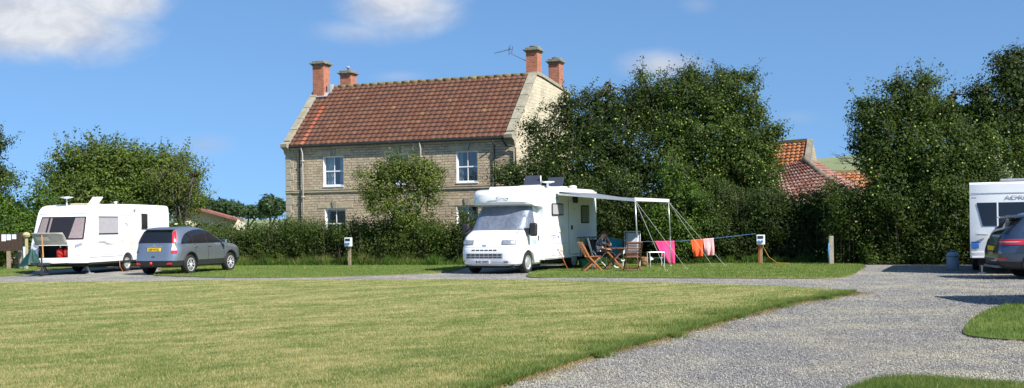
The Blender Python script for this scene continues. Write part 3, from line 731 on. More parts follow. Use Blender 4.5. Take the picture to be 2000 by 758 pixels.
def tilemat(name, stops, lichen=None, rough=.75):
    m = D.materials.new(name); nt = nodes_of(m)
    a = N(nt, 'ShaderNodeAttribute', attribute_name='tile')
    o = N(nt, 'ShaderNodeTexCoord').outputs['Object']
    c = ramp(nt, a.outputs['Fac'], stops)
    n = noise(nt, o, 9, 5, .7)
    c = mixc(nt, 1.0, c, ramp(nt, n, [(.3, (.75,)*3), (.7, (1.2,)*3)]), 'MULTIPLY')
    if lichen:
        k = ramp(nt, noise(nt, o, lichen[1], 6, .75), [(lichen[2], (0,0,0)), (lichen[2]+.12, (.8,)*3)]); c = mixc(nt, k, c, lichen[0])
    finish(nt, c, rough, spec=.25, bump=n, bstr=.25, bdist=.01); return m
m_tile = tilemat('brown_pantile', [(0, (.118, .052, .032)), (.5, (.140, .062, .038)), (.97, (.160, .074, .045)), (1, (.20, .12, .06))], ((.20, .15, .07), 14.0, .76))
m_lapshade = pm('tile_lap_shade', (.042, .020, .014), .9)  # shadow under the tile laps, painted as a dark band on each step
m_tileo = tilemat('new_orange_tile', [(0, (.30, .080, .042)), (1, (.36, .11, .06))])
m_tilebarn = tilemat('orange_clay_pantile', [(0, (.22, .075, .03)), (.5, (.33, .12, .042)), (1, (.42, .19, .075))], ((.28, .24, .14), 2.4, .60))
m_tilered = tilemat('weathered_red_pantile', [(0, (.17, .065, .045)), (.5, (.30, .12, .08)), (1, (.42, .25, .19))], ((.42, .36, .30), 3.0, .52))
def pantiles(name, A, B, C, Dd, tw, rows, mats, parent, wave=.03, step=.03, patch=None, spu=6):
    A, B, C, Dd = map(Vector, (A, B, C, Dd)); n = (B-A).cross(Dd-A).normalized()
    if n.z < 0: n = -n
    nt_ = max(1, round((B-A).length/tw)); us = np.linspace(0, 1, nt_*spu+1)
    vs = []
    for r in range(rows): vs += [(r, 0.0), (r, .12), (r, .84), (r, .97)]
    vs.append((rows-1, 1.0))
    V = []; 
    for r, f in vs:
        v = (r+f)/rows; a = A.lerp(Dd, v); b = B.lerp(C, v)
        for k, u in enumerate(us):
            q = (u*nt_) % 1.0; wv = wave*(math.sin(2*math.pi*q)*.6 + .4*math.cos(4*math.pi*q+.6))
            z = step*(1-f) + wv + (.004*math.sin(u*37+r*5))
            V.append(a.lerp(b, u) + n*z)
    W = len(us); Fs = []; mi = []; tl = []
    for j in range(len(vs)-1):
        for k in range(W-1):
            Fs.append((j*W+k, j*W+k+1, (j+1)*W+k+1, (j+1)*W+k)); r = vs[j][0]; t = k//spu
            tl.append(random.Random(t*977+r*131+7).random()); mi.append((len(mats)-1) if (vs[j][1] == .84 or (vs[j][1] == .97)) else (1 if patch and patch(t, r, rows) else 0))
    mb = MB(); mb.add(V, Fs); mb.mi = mi
    o = mb.build(name, mats, parent, smooth=True, recalc=False)
    at = o.data.attributes.new('tile', 'FLOAT', 'FACE'); at.data.foreach_set('value', tl)
    # steps stay crisp
    me = o.data
    return o
HX, HY, HROT, HL = -10.78, 53.9, -R(21.1), 11.7
house = thing('farmhouse', 'two-storey stone farmhouse with brown tiled roof and four brick chimneys', 'house', (HX, HY, 0), HROT)
def wallx(px, py=400):
    m, w = ray(px, py); c, s = math.cos(-HROT), math.sin(-HROT)
    return (m*HY - HX)/(c + m*s)
EAVE, RZ = 5.58, 8.5
wins = []   # x0, x1, z0, z1
for (a, b, up) in ((632, 672, 1), (758, 799, 1), (892, 934, 1), (634, 675, 0), (760, 801, 0), (891, 934, 0)):
    x0, x1 = wallx(a), wallx(b)
    wins.append((x0, x1, 3.50, 4.93) if up else (x0, x1, 1.02, 2.47))
def wall_holes(mb, x0, x1, z0, z1, holes, dep):
    xs_ = sorted({x0, x1} | {h[0] for h in holes} | {h[1] for h in holes}); zs_ = sorted({z0, z1} | {h[2] for h in holes} | {h[3] for h in holes})
    for i in range(len(xs_)-1):
        for j in range(len(zs_)-1):
            cx, cz = (xs_[i]+xs_[i+1])/2, (zs_[j]+zs_[j+1])/2
            if any(h[0] < cx < h[1] and h[2] < cz < h[3] for h in holes): continue
            mb.add([(xs_[i], 0, zs_[j]), (xs_[i+1], 0, zs_[j]), (xs_[i+1], 0, zs_[j+1]), (xs_[i], 0, zs_[j+1])], [(0,1,2,3)])
    for a, b, c, d in holes:
        for q in (((a,0,c),(b,0,c),(b,dep,c),(a,dep,c)), ((a,0,d),(b,0,d),(b,dep,d),(a,dep,d)), ((a,0,c),(a,0,d),(a,dep,d),(a,dep,c)), ((b,0,c),(b,0,d),(b,dep,d),(b,dep,c))):
            mb.add(q, [(0,1,2,3)])
mb = MB(); wall_holes(mb, 0, HL, -.1, EAVE, wins, .22)
mb.build('front_wall', m_stone, house, recalc=False)
prof = [(0, -.1), (0, EAVE), (3.0, RZ), (3.8, RZ-.03), (7.8, 8.1), (8.3, 5.6), (8.3, -.1)]
mb = MB(); mb.add([(HL, y, z) for y, z in prof], [tuple(range(len(prof)))])
mb.build('gable_wall', m_render, house, recalc=False)
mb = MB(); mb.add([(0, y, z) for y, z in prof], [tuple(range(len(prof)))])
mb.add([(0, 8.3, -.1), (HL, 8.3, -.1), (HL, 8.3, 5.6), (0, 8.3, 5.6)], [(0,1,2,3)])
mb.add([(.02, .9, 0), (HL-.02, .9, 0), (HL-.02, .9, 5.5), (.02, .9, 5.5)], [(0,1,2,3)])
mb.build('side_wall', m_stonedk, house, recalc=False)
sl_ = (RZ-EAVE)/3.0
ex = [wallx(602), wallx(623)]
pantiles('roof', (.28, -.17, EAVE-.17*sl_+.08), (HL-.30, -.17, EAVE-.17*sl_+.08), (HL-.30, 3.0, RZ+.08), (.28, 3.0, RZ+.08), .285, 15, [m_tile, m_tileo, m_lapshade], house,
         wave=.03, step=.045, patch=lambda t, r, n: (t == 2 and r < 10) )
mb = MB(); mb.add([(.28, 3.0, RZ+.07), (HL-.3, 3.0, RZ+.07), (HL-.3, 7.8, 8.15), (.28, 7.8, 8.15)], [(0,1,2,3)]); mb.add([(.28, 7.8, 8.15), (HL-.3, 7.8, 8.15), (HL-.3, 8.45, 5.55), (.28, 8.45, 5.55)], [(0,1,2,3)])
mb.build('rear_roof', m_tile, house, recalc=False)
m_ridge = pm('mossy_ridge_tile', (.15, .12, .06), .9, var=.2, vs=5, bump=.4, bs=16, dirt=((.33, .28, .08), 3, .8))
mb = MB()
for k in range(25):
    x = .33+k*(HL-.66)/25; mb.tube([(x, 3.02, RZ+.075), (x+.44, 3.02, RZ+.08)], [.100, .106], 10)
mb.build('ridge_tiles', m_ridge, house, smooth=True)
def coping(xa, xb):
    mb = MB(); pts = [(-.30, EAVE-.12), (0, EAVE+.06), (3.0, RZ+.08), (3.8, RZ+.06), (7.85, 8.18), (8.4, 5.6)]
    for i in range(len(pts)-1):
        (y0, z0), (y1, z1) = pts[i], pts[i+1]
        if i == 0: continue
        d = Vector((0, y1-y0, z1-z0)); n = int(max(1, d.length//.75)); nn = Vector((0, -d.z, d.y)).normalized()
        for k in range(n):
            a = Vector((0, y0, z0)) + d*(k/n+.002); b = Vector((0, y0, z0)) + d*((k+1)/n-.004)
            mb.bar(((xa+xb)/2, a.y+nn.y*.05, a.z+nn.z*.05), ((xa+xb)/2, b.y+nn.y*.05, b.z+nn.z*.05), xb-xa, .15+.004*(k % 2), up=(0, -d.z, d.y))
    # kneeler corbel
    mb.prism([(-.40, EAVE-.02), (.1, EAVE+.16), (.1, EAVE-.5), (-.02, EAVE-.5), (-.12, EAVE-.3), (-.38, EAVE-.18)], xa, xb, axis='x')
    return mb.build('coping', m_cope, house, bevel=.012)
coping(-.06, .30); coping(HL-.34, HL+.06)
# dressings: string course, eaves course, lintels, keystones, quoins, sills
mb = MB(); mb.bx(-.02, HL, -.055, -.004, 3.22, 3.34); mb.bx(-.02, HL, -.075, -.004, 3.33, 3.36)
mb.build('string_course', m_dress, house, bevel=.01)
mb = MB(); mb.bx(.3, HL-.34, -.10, -.003, EAVE-.30, EAVE-.02); mb.build('eaves_course', m_dress, house, bevel=.01)
mb = MB(); mb.tube([(.2, -.20, EAVE-.17), (HL-.2, -.20, EAVE-.17)], .055, 10)
mb.bx(.25, HL-.3, -.17, -.105, EAVE-.22, EAVE-.17); mb.build('gutter', m_black, house, smooth=False)
mb = MB()
for (px, kind) in ((594.5, 0), (825, 1)):
    x = wallx(px); mb.tube([(x, -.20, EAVE-.2), (x, -.12, EAVE-.5), (x, -.11, .1)], .04, 10)
    for z in (1.2, 3.0, 4.7): mb.bx(x-.07, x+.07, -.17, -.02, z, z+.05)
mb.build('downpipe', m_pipe, house, smooth=True)
mb = MB(); x = wallx(968); mb.tube([(x, -.30, EAVE-.25), (x, -.08, EAVE-.5), (x, -.06, .1)], .028, 8); mb.build('downpipe', m_black, house, smooth=True)
mb = MB(); x = wallx(587); mb.tube([(x, -.05, EAVE-.3), (x, -.05, .1)], .018, 6); mb.build('downpipe', m_black, house, smooth=True)
mb = MB(); mb.tube([(HL-.45, -.3, EAVE-.24), (HL-.3, -.2, EAVE-.5), (HL-.05, -.12, EAVE-.52), (HL+.1, -.1, EAVE-.62), (HL+.1, -.1, 1)], .04, 8)
mb.build('downpipe', m_black, house, smooth=True)
m_quoin = pm('quoin_stone', (.40, .355, .265), .9, var=.18, vs=6, bump=.4)
mb = MB(); z = 0; k = 0
while z < EAVE-.35:
    w_ = .42 if k % 2 else .27; mb.bx(-.022, w_, -.02, .3, z+.012, z+.283); z += .295; k += 1
mb.build('quoins', m_quoin, house, bevel=.012)
def sash(x0, x1, z0, z1, curt=None):
    d = .10; f = .065
    mb = MB(); mb.bx(x0, x0+f, d, d+.07, z0, z1); mb.bx(x1-f, x1, d, d+.07, z0, z1); mb.bx(x0+f, x1-f, d, d+.07, z1-f, z1); mb.bx(x0+f, x1-f, d, d+.07, z0, z0+f+.02)
    xm = (x0+x1)/2; zm = (z0+z1)/2
    mb.bx(x0+f, x1-f, d+.008, d+.062, zm-.028, zm+.028); mb.bx(xm-.014, xm+.014, d+.012, d+.05, z0+f+.02, zm-.028); mb.bx(xm-.014, xm+.014, d+.012, d+.05, zm+.028, z1-f)
    # white painted reveals
    mb.bx(x0+.002, x0+.028, .012, d-.002, z0+.03, z1-.002); mb.bx(x1-.028, x1-.002, .012, d-.002, z0+.03, z1-.002)
    fr = mb.build('window', m_whitew, house)
    g = MB(); g.add([(x0+f, d+.035, z0+f), (x1-f, d+.035, z0+f), (x1-f, d+.035, z1-f), (x0+f, d+.035, z1-f)], [(0,1,2,3)]); g.build('pane', m_glassH, fr, recalc=False)
    s = MB(); s.bx(x0-.02, x1+.02, -.035, d-.003, z0-.04, z0+.012); s.build('sill', m_whitew if z0 > 3 else m_dress, fr, bevel=.008)
    if curt:
        for side, fra in curt:
            c = MB(); w_ = (x1-x0)*fra; a = x0+.02 if side < 0 else x1-.02-w_
            def cf(u, v, a=a, w_=w_): return (a+u*w_*(1-.35*(v if v < .5 else 1-v)), .30+.03*math.sin(u*26), z0+.02+v*(z1-z0-.04))
            c.grid(cf, 24, 8); c.build('curtain', m_curtain, fr, smooth=True, recalc=False)
cur = [[(-1, .42), (1, .30)], [(-1, .25), (1, .25)], [(-1, .2), (1, .16)], None, [(-1, .25)], [(1, .2)]]
for wn, cu in zip(wins, cur): sash(*wn, cu)
for i, (x0, x1, z0, z1) in enumerate(wins):
    mb = MB(); mb.bx(x0-.38, (x0+x1)/2-.14, -.012, .1, z1+.003, z1+.24); mb.bx((x0+x1)/2+.14, x1+.38, -.012, .1, z1+.003, z1+.24)
    mb.build('lintel', m_dress, house, bevel=.006)
    xm = (x0+x1)/2; mb = MB(); mb.prism([(xm-.09, z1+.003), (xm+.09, z1+.003), (xm+.15, z1+.34), (xm-.15, z1+.34)], -.06, .09, axis='y')
    mb.build('keystone', m_cope, house, bevel=.006)
def chimney(x, y, w_, d, z0, z1, cowl=None):
    mb = MB(); mb.bx(x-w_/2, x+w_/2, y-d/2, y+d/2, z0, z1-.24); st = mb.build('chimney', m_brickx, house)
    c = MB(); c.bx(x-w_/2-.05, x+w_/2+.05, y-d/2-.05, y+d/2+.05, z1-.239, z1-.17); c.bx(x-w_/2-.12, x+w_/2+.12, y-d/2-.12, y+d/2+.12, z1-.169, z1-.09)
    c.bx(x-w_/2-.03, x+w_/2+.03, y-d/2-.03, y+d/2+.03, z1-.089, z1); c.build('chimney_cap', m_cap, st, bevel=.02)
    if cowl == 'cowl':
        q = MB(); q.lathe([(.05, z1), (.05, z1+.16), (.12, z1+.17), (.12, z1+.2), (.03, z1+.24)], (x, y, 0), 12); q.build('chimney_cowl', m_pipe, st, smooth=True)
    if cowl == 'pot':
        q = MB(); q.lathe([(.15, z1-.02), (.13, z1+.07), (.16, z1+.08)], (x-.05, y, 0), 14); q.lathe([(.10, z1-.02), (.09, z1+.06)], (x+.2, y+.1, 0), 12); q.tube([(x-.03, y, z1), (x-.05, y, z1+.22)], .012, 5); q.build('chimney_pot', m_cap, st, smooth=True)
    return st
# brick mapped on the walls of a square stack: use a mixed axis
def brickbox():
    m = D.materials.new('stack_brick'); nt = nodes_of(m)
    o = N(nt, 'ShaderNodeTexCoord').outputs['Object']; s = N(nt, 'ShaderNodeSeparateXYZ'); L(nt, o, s.inputs[0])
    sm = math_(nt, 'ADD', s.outputs[0], s.outputs[1]); cb = N(nt, 'ShaderNodeCombineXYZ'); L(nt, sm, cb.inputs[0]); L(nt, s.outputs[2], cb.inputs[1])
    b = N(nt, 'ShaderNodeTexBrick', ins={'Scale': 1.0, 'Mortar Size': .008, 'Brick Width': .225, 'Row Height': .078})
    b.inputs['Color1'].default_value = (.42, .145, .08, 1); b.inputs['Color2'].default_value = (.32, .10, .055, 1); b.inputs['Mortar'].default_value = (.38, .26, .2, 1)
    L(nt, cb.outputs[0], b.inputs['Vector']); n = noise(nt, o, 3, 4)
    c = mixc(nt, 1.0, b.outputs['Color'], ramp(nt, n, [(.3, (.8,)*3), (.7, (1.15,)*3)]), 'MULTIPLY')
    finish(nt, c, .9, spec=.2, bump=b.outputs['Fac'], bstr=-.5, bdist=.01); return m
m_brickx = brickbox()
chimney(.40, 2.72, .62, .62, 7.6, 9.86); chimney(.40, 5.45, .62, .62, 7.6, 9.72, 'cowl')
ch = chimney(HL-.30, 3.55, .56, .60, 7.9, 9.90, 'pot'); chimney(HL-.30, 6.75, .56, .60, 7.6, 9.78, 'pot')
mb = MB(); x = HL-.67; mb.bar((x+.1, 3.5, 9.25), (x-.55, 2.7, 9.62), .025); mb.bar((x-.55, 2.7, 9.5), (x-.55, 2.7, 9.85), .02)
mb.bar((x-1.25, 2.6, 9.62), (x-.42, 2.72, 9.78), .018)
for k in range(9): t = k/8; q = (x-1.2+t*.75, 2.61+t*.1, 9.63+t*.15); mb.bar((q[0], q[1]-.12-.04*t, q[2]), (q[0], q[1]+.12+.04*t, q[2]), .01)
mb.bar((x-.5, 2.55, 9.62), (x-.42, 2.55, 9.95), .02); mb.bar((x-.5, 2.9, 9.62), (x-.42, 2.9, 9.95), .02)
mb.build('aerial', pm('aerial_metal', (.15, .15, .16), .4, .7), ch)
mb = MB(); mb.add([(.28, 2.35, 7.96+.1), (.92, 2.35, 7.96+.1), (.92, 3.0, RZ+.125), (.28, 3.0, RZ+.125)], [(0,1,2,3)]); mb.bx(.80, .98, 2.6, 3.02, 8.2, RZ+.2)
mb.build('flashing', m_lead, house, recalc=False)

# cream building with red roof on the left
Y0 = 64; a = P(338, 426, Y0); b = P(386, 409.5, Y0); c = P(472, 431, Y0+1)
cab = thing('cream_building', 'low cream-walled building with a dull red shallow roof beyond the hedge', 'building', ((a[0]+c[0])/2, Y0, 0))
ox = cab.location.x
mb = MB(); f = [(a[0]-ox, -.0), (c[0]-ox, 0)]
mb.add([(a[0]-ox, 0, 0), (c[0]-ox, .6, 0), (c[0]-ox, .6, c[2]+.03), (b[0]-ox, .2, b[2]+.03), (a[0]-ox, 0, a[2]+.03)], [(0,1,2,3,4)])
mb.add([(c[0]-ox, .6, 0), (c[0]-ox-1.2, 7, 0), (c[0]-ox-1.2, 7, c[2]-.08), (c[0]-ox, .6, c[2]-.08)], [(0,1,2,3)])
mb.build('wall', pm('cream_paint', (.66, .62, .47), .8, var=.1, dirt=((.45, .42, .3), 2, .5)), cab, recalc=False)
mb = MB()
for (p, q) in ((a, b), (b, c)):
    y0 = -.3; p0 = Vector((p[0]-ox, y0, p[2])); q0 = Vector((q[0]-ox, y0, q[2])); d = Vector((-1.2, 7, 0)); up = Vector((0, 0, .12))
    vs = [p0, q0, q0+d, p0+d, p0+up, q0+up, q0+d+up, p0+d+up]
    mb.add(vs, [(0,1,2,3), (4,5,6,7), (0,1,5,4), (1,2,6,5), (2,3,7,6), (3,0,4,7)])
mb.build('roof', pm('dull_red_roof', (.26, .10, .075), .7, var=.2), cab)

# barns on the right
def barnpt(px, py, Y, o): p = P(px, py, Y); return (p[0]-o[0], p[1]-o[1], p[2])
bA = thing('orange_roof_barn', 'barn with bright orange pantile roof and stone gable coping between the apple trees', 'barn', P(1500, 500, 61)[:2]); o = (bA.location.x, bA.location.y)
rl, rr = barnpt(1400, 290, 63, o), barnpt(1577, 276, 60, o); el, er = barnpt(1380, 400, 59, o), barnpt(1560, 385, 56, o)
pantiles('roof', el, er, rr, rl, .25, 17, [m_tilebarn, m_lapshade], bA, wave=.045, step=.05)
mb = MB(); mb.bar((rl[0], rl[1], rl[2]+.06), (rr[0], rr[1], rr[2]+.06), .22, .16); mb.build('ridge_tiles', m_ridge, bA)
mb = MB(); g1 = Vector(rr)+Vector((.0, 0, .14)); g2 = Vector(er)+Vector((.02, 0, .14)); g3 = Vector(rr)+Vector((2.3, 4.0, -4.2))
cx = Vector((.34, .16, 0))
mb.add([g1, g1+cx, g2+cx, g2, g1-Vector((0,0,.3)), g1+cx-Vector((0,0,.3)), g2+cx-Vector((0,0,.3)), g2-Vector((0,0,.3))], [(0,1,2,3), (0,1,5,4), (1,2,6,5), (2,3,7,6), (3,0,4,7), (4,5,6,7)])
mb.build('coping', pm('barn_coping', (.15, .135, .105), .9, var=.3, vs=3, bump=.5), bA)
mb = MB(); g1 = g1+cx*.95-Vector((0,0,.1)); mb.add([g1, (g2+cx*.95)[:], Vector((er[0]+.35, er[1]+.1, 0)), Vector((g3.x, g3.y, 0)), g3], [(0,1,2,3,4)])
mb.add([(el[0], el[1], 0), (er[0], er[1], 0), (er[0], er[1], er[2]), (el[0], el[1], el[2])], [(0,1,2,3)])
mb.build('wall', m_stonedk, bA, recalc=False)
bB = thing('red_roof_barn', 'lower barn with weathered red hipped pantile roof in front of the orange roof', 'barn', P(1600, 500, 54)[:2]); o = (bB.location.x, bB.location.y)
m_barncope = pm('barn_coping', (.15, .135, .105), .9, var=.3, vs=3, bump=.5)
ap = barnpt(1570, 312, 56, o); hb = barnpt(1668, 386, 51.5, o); ll = barnpt(1480, 400, 53, o); lt = barnpt(1500, 330, 57, o); rb = barnpt(1700, 376, 56, o); rt_ = barnpt(1596, 316, 60, o)
pantiles('roof', ll, hb, ap, lt, .25, 13, [m_tilered, m_lapshade], bB, wave=.045, step=.05)
pantiles('roof', hb, rb, rt_, ap, .25, 13, [m_tilered, m_lapshade], bB, wave=.03, step=.03)
mb = MB(); k = 10
for i in range(k):
    p = Vector(ap).lerp(Vector(hb), i/k); q = Vector(ap).lerp(Vector(hb), (i+1.12)/k); sg = -.12*math.sin(math.pi*i/k); sg2 = -.12*math.sin(math.pi*(i+1)/k)
    mb.tube([p+Vector((0,0,.05+sg)), q+Vector((0,0,.07+sg2))], [.12, .14], 9)
mb.build('ridge_tiles', m_barncope, bB, smooth=True)
mb = MB()
for p, q in ((ll, hb), (hb, rb)): mb.add([(p[0], p[1], 0), (q[0], q[1], 0), q, p], [(0,1,2,3)])
mb.build('wall', m_stonedk, bB, recalc=False)
bC = thing('far_barn', 'far barn roof with orange pantiles low behind the right apple tree', 'barn', P(1670, 500, 68)[:2]); o = (bC.location.x, bC.location.y)
pantiles('roof', barnpt(1610, 385, 66, o), barnpt(1730, 383, 66, o), barnpt(1730, 335, 69, o), barnpt(1628, 337, 69, o), .32, 8, [m_tilebarn, m_lapshade], bC, wave=.05, step=.05)
mb = MB(); a = barnpt(1628, 337, 69, o); b = barnpt(1730, 335, 69, o); mb.bar((a[0], a[1], a[2]+.06), (b[0], b[1], b[2]+.06), .22, .16); mb.build('ridge_tiles', m_ridge, bC)
mb = MB(); a = barnpt(1610, 385, 66, o); b = barnpt(1730, 383, 66, o); mb.add([(a[0], a[1], 0), (b[0], b[1], 0), b, a], [(0,1,2,3)]); mb.build('wall', m_stonedk, bC, recalc=False)
# ------------------------------------------------------------------ vehicles
m_wpaint = pm('white_grp_paint', (.80, .81, .81), .22, var=.02, coat=.4, dirt=((.62, .61, .56), 1.4, .25))
m_wpaint2 = pm('white_van_paint', (.80, .82, .84), .22, var=.02, coat=.6)
m_grey_line = pm('grey_trim', (.33, .34, .36), .4)
m_dglass = pm('dark_vehicle_glass', (.012, .014, .018), .05, var=.05, spec=.7)
m_tint = emit_free_glass('caravan_acrylic', (.80, .78, .80), .0, .05)
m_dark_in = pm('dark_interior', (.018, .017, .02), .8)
m_curt2 = pm('brown_grey_curtain', (.40, .34, .32), .9, var=.2, vs=20)
m_blind = pm('grey_blind', (.36, .34, .36), .9, var=.1, vs=10)
m_tyre = pm('tyre_rubber', (.018, .018, .019), .8, var=.2, bump=.3, bs=60)
m_alloy = pm('alloy_rim', (.74, .75, .77), .35, .35, var=.05)
m_steelw = pm('silver_hubcap', (.55, .56, .57), .35, .5, var=.08)
m_plast = pm('black_plastic', (.022, .022, .024), .55, var=.15)
m_under = pm('underbody', (.012, .012, .012), .9)
m_chrome = pm('chrome', (.75, .75, .77), .12, 1.0, var=.02)
m_red = pm('red_lamp', (.50, .012, .014), .12, var=.1, spec=.8, coat=.6)
m_clear = pm('clear_lamp', (.72, .66, .66), .1, var=.1, spec=.9, coat=.8)
m_amber = pm('amber_lamp', (.75, .28, .03), .15, coat=.6)
m_yplate = pm('yellow_plate', (.85, .55, .02), .4)
m_wplate = pm('white_plate', (.62, .63, .66), .4)
m_ptext = pm('plate_lettering', (.01, .01, .012), .5)
m_bluet = pm('blue_decal', (.03, .13, .42), .4)

class Body:
    """stack of super-ellipse slices; x forward"""
    def __init__(s, rows): s.rows = rows      # (z, xrear, xfront, halfwidth, exponent)
    def at(s, z):
        r = s.rows
        if z <= r[0][0]: return r[0][1:]
        for a, b in zip(r, r[1:]):
            if z <= b[0]:
                t = (z-a[0])/(b[0]-a[0]); return tuple(a[i]+(b[i]-a[i])*t for i in range(1, 5))
        return r[-1][1:]
    def pt(s, z, th, off=0):
        xr, xf, w_, n = s.at(z); xc = (xr+xf)/2; a = (xf-xr)/2 + off; b = w_ + off
        c, q = math.cos(th), math.sin(th)
        return (xc + a*math.copysign(abs(c)**(2/n), c), b*math.copysign(abs(q)**(2/n), q), z)
    def thx(s, z, x, side):
        xr, xf, w_, n = s.at(z); xc = (xr+xf)/2; a = (xf-xr)/2; k = max(-1, min(1, (x-xc)/a))
        c = math.copysign(abs(k)**(n/2), k); t = math.acos(c); return t*side
    def thy(s, z, y, end):   # end -1 rear, +1 front
        w_ = s.at(z)[2]; n = s.at(z)[3]; k = max(-1, min(1, y/w_)); q = math.copysign(abs(k)**(n/2), k); t = math.asin(q)
        return t if end > 0 else math.pi - t
    def mesh(s, nz=None, nth=72):
        mb = MB(); ths = []
        for k in range(nth):
            # even spread along the outline of a rounded box
            t = 2*math.pi*k/nth; ths.append(t)
        zs = []
        for a, b in zip(s.rows, s.rows[1:]):
            m = max(1, int((b[0]-a[0])/.05)); zs += [a[0]+(b[0]-a[0])*i/m for i in range(m)]
        zs.append(s.rows[-1][0])
        for z in zs:
            xr, xf, w_, n = s.at(z)
            for k in range(nth):
                # arc-length-like param
                t = ths[k]; c, q = math.cos(t), math.sin(t); e = 2/n
                rr = (abs(c)**n + abs(q)**n)**(-1/n); xc = (xr+xf)/2
                mb.v.append((xc+(xf-xr)/2*rr*c, w_*rr*q, z))
        for i in range(len(zs)-1):
            for k in range(nth):
                mb.f.append((i*nth+k, i*nth+(k+1) % nth, (i+1)*nth+(k+1) % nth, (i+1)*nth+k))
        mb.f.append(tuple(reversed(range(nth)))); mb.f.append(tuple(range((len(zs)-1)*nth, len(zs)*nth)))
        mb.mi = [0]*len(mb.f); return mb
    def patch(s, fa, fb, z0, z1, off, nu=10, nv=8, thick=.004):
        """fa(z), fb(z) give theta at the two edges"""
        mb = MB()
        def f(u, v):
            z = z0+(z1-z0)*v; t = fa(z)+(fb(z)-fa(z))*u; return s.pt(z, t, off)
        mb.grid(f, nu, nv); return mb
def flatpoly(pts): mb = MB(); mb.add(pts, [tuple(range(len(pts)))]); return mb

def wheel(parent, x, y, r, wd, side, kind='alloy', rimr=None):
    rimr = rimr or r*.68
    t = MB(); h = wd/2
    t.lathe([(rimr, -h+.01), (r*.93, -h), (r*.985, -h*.75), (r, -h*.3), (r, h*.3), (r*.985, h*.75), (r*.93, h), (rimr, h-.01), (rimr*.98, -h*.2)], (0, 0, 0), 36, 'y')
    tr = t.build('wheel', m_tyre, parent, smooth=True); auto_smooth(tr, 30); tr.location = (x, y, r)
    o = side*h
    q = MB(); q.lathe([(rimr*.99, o*.2), (rimr*.98, o*.98), (rimr*.90, o*.98), (rimr*.88, o*.6)], (0, 0, 0), 32, 'y', 0)
    if kind == 'alloy':
        for k in range(5):
            a = 2*math.pi*k/5+.3; ca, sa = math.cos(a), math.sin(a); px_, pz_ = -sa, ca
            for sg in (-1, 1):
                w0, w1 = .030, .062
                p = [(ca*.05+px_*sg*.01, sa*.05+pz_*sg*.01), (ca*rimr*.9+px_*sg*(w1+.02), sa*rimr*.9+pz_*sg*(w1+.02)), (ca*rimr*.9+px_*sg*(w1-.012), sa*rimr*.9+pz_*sg*(w1-.012)), (ca*.05-px_*sg*.012, sa*.05-pz_*sg*.012)]
                q.prism([(a_[0], a_[1]) for a_ in p], o*.80, o*.92, axis='y')
        q.lathe([(.075, o*.6), (.07, o*.96), (.02, o*.98)], (0, 0, 0), 20, 'y')
        bk = MB(); bk.lathe([(rimr*.93, o*.35), (.01, o*.35)], (0, 0, 0), 24, 'y'); bo = bk.build('brake_disc', m_under, tr)
    else:
        q.lathe([(rimr*.90, o*.7), (rimr*.6, o*.78), (rimr*.55, o*.98), (rimr*.30, o*1.04), (.005, o*1.04)], (0, 0, 0), 28, 'y')
        for k in range(8):
            a = 2*math.pi*k/8; q.lathe([(.022, o*.70), (.020, o*.82)], (math.cos(a)*rimr*.74, 0, math.sin(a)*rimr*.74), 8, 'y')
    q.build('rim', m_alloy if kind == 'alloy' else m_steelw, tr, smooth=False)
    return tr
def cylcut(x, y, r, depth, n=28):
    c = MB(); c.lathe([(r, -depth/2), (r, depth/2)], (x, y, 0), n, 'y'); return c
def arch_liner(parent, x, y, z, r, dep, side):
    m = MB()
    def f(u, v): a = -.15+(math.pi+.3)*u; return (x+math.cos(a)*r, y - side*dep*v, z+math.sin(a)*r)
    m.grid(f, 20, 2); return m

